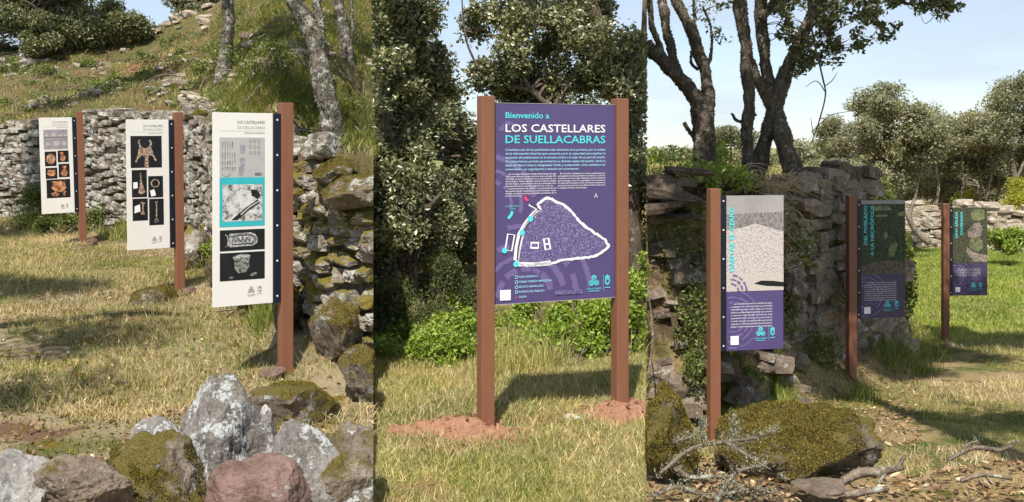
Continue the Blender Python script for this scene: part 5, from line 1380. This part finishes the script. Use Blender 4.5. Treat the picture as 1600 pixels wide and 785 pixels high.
for x0, x1, y0, y1, n in ((1215, 1310, -30, 60, 62), (1235, 1300, 50, 100, 26), (1300, 1360, -30, 35, 34), (1350, 1400, -20, 28, 24), (1335, 1352, 20, 82, 9), (1400, 1500, -25, 6, 22), (1295, 1312, 60, 104, 10), (1460, 1498, 2, 30, 7), (1205, 1235, -40, 30, 22), (1362, 1400, 30, 60, 8), (1430, 1470, 5, 20, 4), (1130, 1160, -20, 20, 6), (1240, 1262, 90, 118, 6)):
    for k in range(n): pts.append(W(rr.uniform(x0, x1), rr.uniform(y0, y1), D + rr.uniform(-0.5, 0.5)))
cl = np.array(pts); npt = len(cl)
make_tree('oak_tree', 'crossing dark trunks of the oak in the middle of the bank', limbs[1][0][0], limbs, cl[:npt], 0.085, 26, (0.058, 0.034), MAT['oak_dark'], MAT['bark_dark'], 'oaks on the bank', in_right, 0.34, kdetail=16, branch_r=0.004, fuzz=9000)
shade_tree('high crown of an oak leaning over the dark signs, above the picture', (0.2, 2.2, 0.4), [([A((3.6, 1.2, -0.1)), A((3.4, 1.6, 2.4)), A((2.9, 4.0, 5.0)), A((2.4, 7.5, 5.7)), A((2.4, 9.5, 5.7))], [0.24, 0.2, 0.13, 0.07, 0.03])], [(A((1.1, 6.3, 5.6)), (0.9, 0.9, 0.5), 54), (A((3.2, 5.0, 5.3)), (0.9, 0.9, 0.4), 16), (A((2.0, 7.0, 5.6)), (1.3, 1.3, 0.6), 100), (A((1.7, 8.4, 5.6)), (1.1, 1.2, 0.6), 80), (A((3.1, 8.0, 5.6)), (1.3, 1.3, 0.6), 110), (A((4.1, 8.8, 5.6)), (1.2, 1.3, 0.6), 90)], 200, 0.30, 34)
shade_tree('oak just outside the right of the picture', (9.6, 11.8, -0.9), [([A((9.6, 11.8, -1.1)), A((9.2, 11.6, 2)), A((7.6, 11.4, 5.2))], [0.22, 0.17, 0.06])],
           [(A((5.3, 10.4, 5.8)), (2.4, 1.3, 0.6), 60), (A((8.0, 11.5, 5.6)), (1.2, 1.2, 0.7), 24)], 200, 0.42, 33)

# far oaks beyond the meadow
FG = 'oaks beyond the meadow'
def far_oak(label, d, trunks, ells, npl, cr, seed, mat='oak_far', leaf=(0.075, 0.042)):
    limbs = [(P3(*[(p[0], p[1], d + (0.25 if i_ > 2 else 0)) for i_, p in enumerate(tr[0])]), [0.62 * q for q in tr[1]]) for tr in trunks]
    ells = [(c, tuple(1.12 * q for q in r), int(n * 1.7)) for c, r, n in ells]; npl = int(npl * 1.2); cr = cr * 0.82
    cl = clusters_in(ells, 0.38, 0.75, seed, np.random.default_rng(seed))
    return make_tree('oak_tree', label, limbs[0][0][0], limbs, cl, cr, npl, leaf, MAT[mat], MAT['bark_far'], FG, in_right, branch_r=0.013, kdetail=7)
far_oak('tall pale oak with a curved trunk behind the second dark sign', 24.0, [([(1452, 380), (1432, 362), (1415, 330), (1402, 290), (1396, 240), (1390, 180)], [0.14, 0.12, 0.11, 0.09, 0.06, 0.03]), ([(1420, 340), (1432, 300), (1440, 250), (1430, 200)], [0.08, 0.06, 0.05, 0.02]), ([(1410, 310), (1390, 270), (1360, 240)], [0.06, 0.05, 0.02])],
        [(W(1405, 172, 24.0), (0.85, 0.9, 0.65), 50), (W(1355, 215, 24.0), (0.6, 0.8, 0.6), 36), (W(1440, 235, 24), (0.7, 0.8, 0.75), 44), (W(1380, 265, 24.2), (0.7, 0.6, 0.5), 26)], 120, 0.36, 51)
slim = [([(x0, 318), (x0 + 4 + k, 285), (x0 + 10 + 2 * k, 240), (x0 + 8 + 3 * k, 195)], [0.07, 0.06, 0.045, 0.02]) for k, x0 in enumerate((1440, 1456, 1472, 1484, 1494))]
far_oak('grove of slim pale stems in the middle of the far oaks', 33.0, slim, [(W(1480, 220, 33), (1.2, 1.2, 0.9), 60), (W(1520, 235, 33), (1.0, 1.0, 0.8), 40), (W(1440, 250, 33.5), (1.0, 1.0, 0.7), 34)], 120, 0.46, 52)
far_oak('big round oak at the right edge beyond the meadow', 29.0, [([(1590, 320), (1585, 270), (1575, 220), (1560, 160)], [0.13, 0.11, 0.08, 0.03]), ([(1588, 280), (1610, 230), (1620, 160)], [0.08, 0.06, 0.03]), ([(1540, 315), (1550, 270), (1545, 210)], [0.06, 0.05, 0.03])],
        [(W(1580, 170, 29), (1.1, 1.2, 1.0), 70), (W(1545, 215, 29), (0.75, 0.9, 0.75), 36), (W(1640, 180, 29), (1.0, 1.0, 1.1), 40), (W(1600, 250, 30), (0.9, 0.9, 0.6), 30)], 120, 0.42, 53)
far_oak('low distant oak between the bank and the tall pale oak', 36.0, [([(1325, 320), (1325, 280), (1330, 240)], [0.1, 0.08, 0.03])], [(W(1320, 225, 36), (1.0, 0.9, 0.8), 50), (W(1300, 255, 36), (0.8, 0.8, 0.4), 20), (W(1345, 275, 35), (0.9, 0.9, 0.7), 26)], 130, 0.45, 54)
far_oak('rounded olive green oak seen between the bank trunks', 34.0, [([(1142, 290), (1142, 250), (1140, 215)], [0.1, 0.08, 0.03])], [(W(1140, 222, 34), (0.75, 0.8, 0.6), 34), (W(1200, 245, 35), (0.8, 0.8, 0.4), 20)], 150, 0.4, 55, 'oak_hill')
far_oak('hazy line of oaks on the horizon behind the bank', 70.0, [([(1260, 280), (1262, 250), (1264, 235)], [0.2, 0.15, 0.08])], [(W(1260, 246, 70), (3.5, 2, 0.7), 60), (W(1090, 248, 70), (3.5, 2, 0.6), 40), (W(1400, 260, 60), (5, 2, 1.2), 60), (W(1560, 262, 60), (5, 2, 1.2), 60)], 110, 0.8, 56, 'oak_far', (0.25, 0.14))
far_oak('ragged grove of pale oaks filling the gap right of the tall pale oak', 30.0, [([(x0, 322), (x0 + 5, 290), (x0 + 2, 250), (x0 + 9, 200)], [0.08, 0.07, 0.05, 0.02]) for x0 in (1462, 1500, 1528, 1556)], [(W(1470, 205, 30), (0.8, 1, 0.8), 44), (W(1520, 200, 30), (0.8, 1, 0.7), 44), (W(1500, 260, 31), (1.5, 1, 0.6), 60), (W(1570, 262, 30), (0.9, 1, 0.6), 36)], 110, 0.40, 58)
far_oak('low thicket under the far oaks behind the far wall', 32.0, [([(1400, 330), (1402, 305), (1398, 285)], [0.06, 0.05, 0.03]), ([(1530, 330), (1528, 300), (1532, 285)], [0.06, 0.05, 0.03])], [(W(1330, 285, 32), (1.3, 0.8, 0.7), 50), (W(1400, 296, 32), (1.2, 0.8, 0.5), 44), (W(1470, 300, 34), (1.6, 0.8, 0.4), 40), (W(1540, 298, 33), (1.6, 0.8, 0.45), 44), (W(1620, 290, 33), (1.4, 0.8, 0.6), 40)], 110, 0.40, 59)
make_shrub('broom_bush', 'yellow green broom bush beyond the far wall', W(1580, 318, 28), [(W(1578, 296, 28), (0.6, 0.6, 0.4), 40), (W(1510, 312, 30), (0.4, 0.4, 0.2), 14)], 0.25, 90, (0.08, 0.03), MAT['yellow'], MAT['twig'], clip=in_right)
make_shrub('meadow_shrub', 'leafy bright green shrub in front of the far wall', W(1578, 392, 22.5), [(W(1582, 372, 22.5), (0.46, 0.4, 0.26), 60)], 0.16, 90, (0.07, 0.045), MAT['bramble'], MAT['twig'], clip=in_right)
make_shrub('meadow_shrub', 'small green sapling behind the second dark sign', W(1390, 420, 18), [(W(1382, 330, 18.5), (0.25, 0.3, 0.55), 40), (W(1400, 390, 17), (0.2, 0.2, 0.3), 16)], 0.16, 45, (0.06, 0.04), MAT['shrub'], MAT['twig'], clip=in_right)

# growth on the bank
def carpet(name, label, spots, n, leaf, mat, rng, hf=None, clip=None, up=0.5, cat='plants'):
    C = []
    for c, r, k in spots: C.append(ball(k, rng) * np.array(r) + np.array(c))
    C = np.concatenate(C)
    if clip is not None: C = C[clip(C[:, 0], C[:, 1])]
    V, F = leaves(C, leaf[0], leaf[1], up, rng)
    return tag(obj(name, V, F, MAT[mat]), label, cat, kind='stuff')
rb = np.random.default_rng(88)
carpet('bank_greenery', 'fresh green climbing leaves over the bank top left of the first dark sign', [(W(1040, 248, 9.3), (0.3, 0.3, 0.12), 260), (W(1090, 266, 9.3), (0.28, 0.3, 0.09), 260), (W(1110, 300, 9.3), (0.12, 0.2, 0.16), 260), (W(1140, 268, 9.5), (0.22, 0.3, 0.08), 300), (W(1128, 240, 9.5), (0.06, 0.1, 0.12), 160), (W(1160, 285, 9.5), (0.15, 0.2, 0.10), 200), (W(1070, 330, 9.15), (0.3, 0.1, 0.2), 220)], 0, (0.042, 0.028), 'bramble', rb, clip=in_right)
carpet('bank_shade_growth', 'dark leafy growth hanging on the shaded bank face', [(W(1050, 400, 9.1), (0.3, 0.15, 0.35), 700), (W(1085, 500, 8.7), (0.2, 0.2, 0.35), 620), (W(1090, 580, 8.5), (0.14, 0.2, 0.25), 460), (W(1200, 330, 9.6), (0.25, 0.2, 0.2), 420), (W(1250, 380, 9.9), (0.2, 0.1, 0.3), 420), (W(1320, 470, 10.8), (0.3, 0.1, 0.3), 380), (W(1170, 590, 8.9), (0.14, 0.2, 0.1), 600), (W(1235, 470, 9.7), (0.1, 0.1, 0.4), 600), (W(1285, 540, 10.4), (0.2, 0.2, 0.2), 700)], 0, (0.04, 0.022), 'shrub', rb, clip=in_right)
x, y = scatter(46000, 1012, 1240, 8.0, 9.9); m = (y < np.interp(bearing(x, y), RW[:, 0], RW[:, 1]) + 0.2) & (fbm2(x, y, 1.5, 3, 707) > -0.1)
x, y = x[m], y[m]; grass('bank_weeds', 'weeds and grass growing on the shaded earth bank', x, y, gr, 0.16, 0.007, 0.5, MAT['grass_green'], 'weeds')
carpet('ivy_on_wall_end', 'ivy draping the end of the bank wall beside the second dark sign', [(W(1415, 440, 13.4), (0.12, 0.25, 0.55), 900), (W(1400, 380, 13.2), (0.2, 0.2, 0.2), 300)], 0, (0.06, 0.04), 'shrub', rb, clip=in_right)
mb = MB()
for k in range(90):
    a = W(rb.uniform(1140, 1240), rb.uniform(272, 300), 9.7 + rb.uniform(-.2, .2)); e = a + np.array([rb.normal(0.05, 0.22), -rb.uniform(0.0, 0.3), rb.normal(-0.05, 0.07)])
    p, r_ = smooth_path([a, (a + e) / 2 + rb.normal(size=3) * 0.06 + np.array([0, 0, 0.05]), e], [0.004, 0.004, 0.002], 4)
    V, F = tube(p, r_, 4, 0, 0, False); mb.add(V, F)
for k in range(46):
    a = W(rb.uniform(1205, 1245), rb.uniform(290, 440), 9.55 + rb.uniform(-0.1, 0.1)); e = a + np.array([rb.normal(0.0, 0.16), -rb.uniform(0.0, 0.15), -rb.uniform(0.05, 0.3)])
    p, r_ = smooth_path([a, (a + e) / 2 + rb.normal(size=3) * 0.05, e], [0.004, 0.003, 0.0015], 4, 0.06, k); V, F = tube(p, r_, 4, 0, 0, False); mb.add(V, F)
V, F = mb.done(); tag(obj('dry_stalks', V, F, MAT['root']), 'tangle of tan dry stalks spilling over the bank above the first dark sign', 'stalks', kind='stuff')

# dead twigs hanging before the sky
def twig(name, label, paths, mat, cat='twig', lichen=0, rng=rb, clip=None):
    base = np.array(paths[0][0][0]); t = thing(name, label, cat, tuple(base)); mb = MB(); allp = []
    for k, (P, R) in enumerate(paths):
        p, r_ = smooth_path(P, R, 5, 0.012, k); V, F = tube(p, r_, 6, 0.15, k); mb.add(V, F); allp.append(p)
    V, F = mb.done(); obj('stem', V, F, MAT[mat], t, smooth=True)
    if lichen:
        Q = np.concatenate(allp); C = Q[rng.integers(len(Q), size=lichen)] + rng.normal(size=(lichen, 3)) * 0.012
        if clip is not None: C = C[clip(C[:, 0], C[:, 1])]
        V, F = blades(C, np.full(len(C), 0.016), 0.0035, 0.9, rng, 0.9); obj('lichen_tufts', V, F, MAT['lichen'], t, kind='stuff')
    return t
dt = 9.0
twig('bare_twig', 'bare leafless twig hanging in front of the pale sky', [(P3((1262, -40, dt), (1268, 40, dt), (1285, 120, dt), (1290, 150, dt), (1280, 190, dt), (1270, 222, dt)), [0.010, 0.009, 0.008, 0.007, 0.006, 0.004]), (P3((1290, 145, dt), (1275, 128, dt), (1258, 138, dt)), [0.005, 0.004, 0.002]), (P3((1288, 135, dt), (1300, 125, dt), (1308, 112, dt)), [0.005, 0.004, 0.002]), (P3((1276, 198, dt), (1300, 180, dt), (1325, 175, dt), (1332, 168, dt)), [0.005, 0.004, 0.003, 0.002]), (P3((1274, 200, dt), (1292, 198, dt)), [0.004, 0.002]), (P3((1271, 212, dt), (1268, 195, dt), (1266, 185, dt)), [0.004, 0.003, 0.002])], 'bark_dark')
tg = 4.05
twig('lichened_branch', 'branch tangled in pale lichen left of the long mossy boulder', [(P3((1030, 740, tg), (1080, 700, tg), (1130, 690, tg), (1190, 680, tg - .1), (1215, 665, tg)), [0.009, 0.008, 0.008, 0.006, 0.004]), (P3((1100, 695, tg), (1095, 670, tg), (1100, 655, tg)), [0.006, 0.005, 0.003]), (P3((1130, 690, tg), (1160, 705, tg - .2), (1200, 730, tg - .3)), [0.008, 0.006, 0.004]), (P3((1150, 688, tg), (1148, 665, tg), (1147, 652, tg)), [0.005, 0.004, 0.002])], 'twig', lichen=1100)
twig('lichened_branch', 'pale lichen covered sticks in the bottom left corner of the right plot', [(P3((1020, 775, 3.95), (1060, 760, 3.95), (1110, 775, 3.95), (1170, 760, 3.9), (1215, 770, 3.9)), [0.009, 0.008, 0.008, 0.006, 0.004]), (P3((1050, 720, 4.1), (1075, 745, 4.0), (1130, 750, 3.95), (1180, 785, 3.9)), [0.01, 0.01, 0.008, 0.006]), (P3((1120, 785, 3.9), (1150, 740, 3.95), (1200, 725, 4.0)), [0.01, 0.008, 0.005]), (P3((1020, 700, 4.15), (1060, 690, 4.1), (1090, 680, 4.1)), [0.008, 0.006, 0.004])], 'twig', lichen=1900, clip=in_right)
twig('fallen_branch', 'thick grey fallen branch at the right end of the long mossy boulder', [(P3((1316, 752, 4.1), (1345, 738, 4.1), (1380, 736, 4.1), (1412, 730, 4.1)), [0.02, 0.021, 0.018, 0.012]), (P3((1402, 732, 4.1), (1412, 712, 4.1)), [0.010, 0.006]), (P3((1385, 740, 4.1), (1375, 752, 4.0)), [0.008, 0.005])], 'twig', lichen=120)
twig('fallen_branch', 'thin grey branch lying on the mossy ground at the bottom right', [(P3((1480, 720, 4.6), (1520, 700, 4.6), (1560, 704, 4.6), (1590, 690, 4.6)), [0.008, 0.012, 0.012, 0.006]), (P3((1500, 712, 4.6), (1512, 694, 4.6), (1530, 686, 4.6)), [0.008, 0.007, 0.004])], 'twig', lichen=200)
twig('fallen_branch', 'pale forked stick among dead leaves at the bottom right', [(P3((1500, 752, 4.0), (1535, 742, 4.0), (1580, 748, 4.0)), [0.008, 0.009, 0.006]), (P3((1540, 744, 4.0), (1552, 760, 3.95)), [0.006, 0.003])], 'twig')
twig('fallen_branch', 'grey stick under the pale slab at the bottom centre right', [(P3((1312, 775, 3.95), (1350, 768, 3.95), (1390, 762, 3.95)), [0.016, 0.015, 0.010])], 'twig', lichen=150)

# ------------------------------------------------------------------ ground cover
def keep(x, y, m): return x[m], y[m]
N2 = lambda x, y, sc, seed: fbm2(x, y, sc, 3, seed)
# left plot
def left_front(x, y): return (y < np.interp(bearing(x, y), LW[:, 0], LW[:, 1]) - 0.15) & (y > 4.3)
x, y = scatter(230000, -60, 582, 4.3, 16.5); m = left_front(x, y); x, y = keep(x, y, m)
k = N2(x, y, 0.9, 101) > -0.30; grass('straw_litter', 'dry mown straw lying over the ground before the white signs', *keep(x, y, k), gl, 0.085, 0.0036, 1.25, MAT['straw'], 'straw')
x, y = scatter(90000, -60, 582, 4.9, 16.5); m = left_front(x, y) & (N2(x, y, 0.9, 55) > -0.22); grass('green_grass', 'short green grass patches before the white signs', *keep(x, y, m), gl, 0.07, 0.005, 0.6, MAT['grass_green'])
x, y = scatter(50000, 0, 582, 4.5, 16.5); m = left_front(x, y) & (N2(x, y, 1.1, 77) > 0.28); grass('ground_moss', 'ochre moss patches on the ground before the white signs', *keep(x, y, m), gl, 0.03, 0.014, 0.5, MAT['moss'], 'moss')
x, y = scatter(60000, -60, 582, 8, 18, power=2); s = np.interp(bearing(x, y), LW[:, 0], LW[:, 1]) - y; m = (s > 0.05) & (s < 1.0) & (N2(x, y, 1.0, 31) > -0.1); grass('wall_foot_grass', 'tall weeds and grass along the foot of the long wall', *keep(x, y, m), gl, 0.24, 0.009, 0.35, MAT['grass_green'])
def hill_m(x, y): return y > np.interp(bearing(x, y), LW[:, 0], LW[:, 1]) + 0.45
x, y = scatter(150000, -60, 582, 7.5, 29); m = hill_m(x, y) & (N2(x, y, 0.5, 201) > -0.30); grass('hillside_grass', 'dry green and straw grass over the hillside', *keep(x, y, m), gl, 0.10, 0.010, 0.7, MAT['grass_hill'])
x, y = scatter(90000, 330, 582, 7.5, 26, power=2); m = hill_m(x, y) & (N2(x, y, 0.8, 211) > -0.25); grass('hillside_green', 'lush green grass on the slope behind the trunks', *keep(x, y, m), gl, 0.13, 0.007, 0.6, MAT['grass_shade'])
rs = np.random.default_rng(301)
shr = []
for k in range(170):
    px = rs.uniform(-10, 575); dw = np.interp(px, LW[:, 0], LW[:, 1]); d = dw + 1.0 + rs.uniform(0, 1) ** 0.8 * (27 - dw - 1)
    shr.append((px, d, rs.uniform(0.08, 0.26)))
for i, (px, d, r_) in enumerate([(155, 20.0, 0.42), (140, 23, 0.3), (230, 22, 0.3), (395, 14.5, 0.35), (420, 13, 0.4), (265, 26, 0.3), (60, 22, 0.35), (330, 17, 0.3), (200, 25, 0.28), (455, 16, 0.4), (300, 21, 0.3), (20, 25, 0.3)]):
    lab = ['round dark green bush on the slope left of the middle sign', 'bush on the slope above the farthest sign', 'bush near the bare red soil patch', 'leafy sapling right of the slim straight trunk', 'green shrub above the near white sign', 'small bush just below the skyline', 'bush on the slope at the left', 'bush left of the slim straight trunk', 'bush below the stone line of the skyline', 'bush between the two big lichened trunks', 'bush on the slope above the band of loose stones', 'little bush high at the far left of the slope'][i]
    z = gz(gl, px, d); x_ = BX(px, d)
    make_shrub('hillside_bush', lab, (x_, d, z), [((x_, d, z + r_ * 0.35), (r_ * 1.1, r_, r_ * 0.6), 16)], r_ * 0.4, 40, (0.05, 0.028), MAT['shrub'], MAT['twig'], 'bushes on the hillside', in_left)
C = []
for px, d, r_ in shr:
    z = gz(gl, px, d); C.append(ball(150, rs) * np.array([r_ * 1.3, r_ * 1.3, r_ * 0.55]) + np.array([BX(px, d), d, z + r_ * 0.2]))
C = np.concatenate(C); C = C[in_left(C[:, 0], C[:, 1])]; V, F = leaves(C, 0.05, 0.028, 0.4, rs); tag(obj('hillside_scrub', V, F, MAT['shrub']), 'low scrub dotted over the hillside', 'scrub', kind='stuff')
mb = MB()
for k in range(240):
    px = rs.uniform(-10, 575); dw = np.interp(px, LW[:, 0], LW[:, 1]); d = dw + 1.0 + rs.uniform(0, 1) * (26 - dw); x_ = BX(px, d); z = gz(gl, px, d)
    a_ = rs.uniform(0, 6.28); L_ = rs.uniform(0.15, 0.6); e = np.array([x_ + math.cos(a_) * L_, d + math.sin(a_) * L_ * 0.6, 0.0])
    if not in_left(e[0], e[1], 0.02): continue
    e[2] = float(gl(e[0], e[1])) + rs.uniform(0.02, 0.2); s_ = np.array([x_, d, z + 0.02])
    p, r_ = smooth_path([s_, (s_ + e) / 2 + rs.normal(size=3) * 0.04 + np.array([0, 0, 0.04]), e], [0.012, 0.010, 0.005], 3); V, F = tube(p, r_, 4, 0, 0, False); mb.add(V, F)
V, F = mb.done(); tag(obj('dead_sticks', V, F, MAT['twig']), 'dead sticks strewn over the hillside', 'sticks', kind='stuff')
# plants at the wall foot
for i, (px, d, r_, mt) in enumerate([(160, 15.6, 0.35, 'shrub'), (40, 16.0, 0.6, 'shrub'), (100, 15.4, 0.35, 'shrub'), (335, 11.8, 0.2, 'bramble'), (395, 8.9, 0.22, 'shrub')]):
    z = gz(gl, px, d); x_ = BX(px, d)
    make_shrub('wall_foot_plant', ['leafy weeds between the farthest and middle white signs', 'dark weeds at the wall foot at the far left', 'weeds behind the farthest white sign', 'fern at the wall foot right of the middle sign', 'weeds under the near white sign board'][i], (x_, d, z), [((x_, d, z + r_ * 0.5), (r_, r_ * 0.6, r_ * 0.6), 26)], r_ * 0.35, 70, (0.05, 0.025), MAT[mt], MAT['twig'], 'plants along the wall foot', in_left)

# middle plot
x, y = scatter(90000, 585, 1009, 4.6, 9.2); bare = ((x - BX(735, 6.0)) / 0.42) ** 2 + ((y - 6.0) / 0.26) ** 2 < 0.5; bare |= ((x - BX(972, 6.36)) / 0.36) ** 2 + ((y - 6.36) / 0.24) ** 2 < 0.5
m = ~bare; x, y = keep(x, y, m)
grass('mown_grass', 'mown mixed green and dry grass around the welcome sign', x, y, gm, 0.065, 0.0042, 1.1, MAT['grass_mown'])
x, y = scatter(26000, 585, 1009, 4.6, 9.2); m = (N2(x, y, 1.4, 404) > 0.15); bare = ((x - BX(735, 6.0)) / 0.42) ** 2 + ((y - 6.0) / 0.26) ** 2 < 0.5; bare |= ((x - BX(972, 6.36)) / 0.36) ** 2 + ((y - 6.36) / 0.24) ** 2 < 0.5
grass('green_tufts', 'green grass tufts in the mown grass', *keep(x, y, m & ~bare), gm, 0.075, 0.0045, 0.6, MAT['grass_green'])
x, y = scatter(15000, 585, 1009, 7.2, 9.4); m = N2(x, y, 1.2, 77) > -0.2; grass('tall_grass', 'taller pale grass before the bushes', *keep(x, y, m), gm, 0.22, 0.005, 0.35, MAT['grass_mown'])
x, y = scatter(42000, 585, 1009, 4.6, 9.2); m = (N2(x, y, 1.0, 424) > -0.2)
grass('dry_thatch', 'pale dry thatch matted in the mown grass', *keep(x, y, m), gm, 0.075, 0.004, 1.3, MAT['straw'], 'straw')
x, y = scatter(5000, -20, 582, 4.3, 14); m = left_front(x, y); x, y = keep(x, y, m); V, F = leaves(np.stack([x, y, gl(x, y) + 0.02], 1), 0.035, 0.018, 1.0, rs); tag(obj('leaf_litter', V, F, MAT['litter']), 'dead oak leaves scattered on the straw before the white signs', 'leaves', kind='stuff')
# right plot
def right_front(x, y): return ((bearing(x, y) > 1425) | (y < np.interp(bearing(x, y), RW[:, 0], RW[:, 1]) - 0.1))
x, y = scatter(80000, 1012, 1660, 5.2, 15); m = right_front(x, y); x, y = keep(x, y, m)
m = N2(x, y, 0.6, 505) > -0.1; grass('dry_grass', 'dry straw on the trodden grass below the dark signs', *keep(x, y, m), gr, 0.09, 0.005, 1.1, MAT['straw'], 'straw')
x, y = scatter(70000, 1012, 1660, 5.2, 16); m = right_front(x, y) & (N2(x, y, 0.6, 515) > -0.1); grass('path_grass', 'green grass below the dark signs', *keep(x, y, m), gr, 0.075, 0.005, 0.7, MAT['grass_green'])
x, y = scatter(80000, 1380, 1660, 14, 27); grass('meadow_grass', 'bright green meadow grass before the far wall', x, y, gr, 0.08, 0.012, 0.5, MAT['grass_bright'])
x, y = scatter(16000, 1012, 1380, 9.4, 20); m = (y > np.interp(bearing(x, y), RW[:, 0], RW[:, 1]) + 0.3); grass('bank_grass', 'grass on the bank top under the oaks', *keep(x, y, m), gr, 0.14, 0.010, 0.5, MAT['grass_mown'])
tx = []; ty = []
for px, d, n, s in ((1415, 11.6, 700, 0.16), (1395, 11.2, 300, 0.12), (1440, 13, 500, 0.22), (1345, 9.8, 200, 0.1)):
    x0 = BX(px, d); tx.append(rs.normal(x0, s, n)); ty.append(rs.normal(d, s, n))
x = np.concatenate(tx); y = np.concatenate(ty); grass('long_grass', 'long arching grass tufts right of the second dark sign', x, y, gr, 0.26, 0.006, 0.45, MAT['grass_green'], flop=0.9)
x, y = scatter(30000, 1330, 1700, 2.6, 5.1); m = N2(x, y, 2.5, 606) > -0.15; grass('mossy_ground', 'ochre moss over the near ground at the bottom right', *keep(x, y, m), gr, 0.016, 0.007, 0.5, MAT['moss'], 'moss')
x, y = scatter(2600, 1012, 1700, 2.8, 5.0); V, F = leaves(np.stack([x, y, gr(x, y) + 0.012], 1), 0.045, 0.02, 1.2, rs); tag(obj('leaf_litter', V, F, MAT['litter']), 'dead oak leaves strewn over the near ground at the bottom right', 'leaves', kind='stuff')
x, y = scatter(3500, 1012, 1440, 7.5, 12); m = right_front(x, y); x, y = keep(x, y, m); V, F = leaves(np.stack([x, y, gr(x, y) + 0.012], 1), 0.05, 0.022, 1.0, rs); tag(obj('leaf_litter', V, F, MAT['litter']), 'dead leaves under the shaded bank behind the dark signs', 'leaves', kind='stuff')
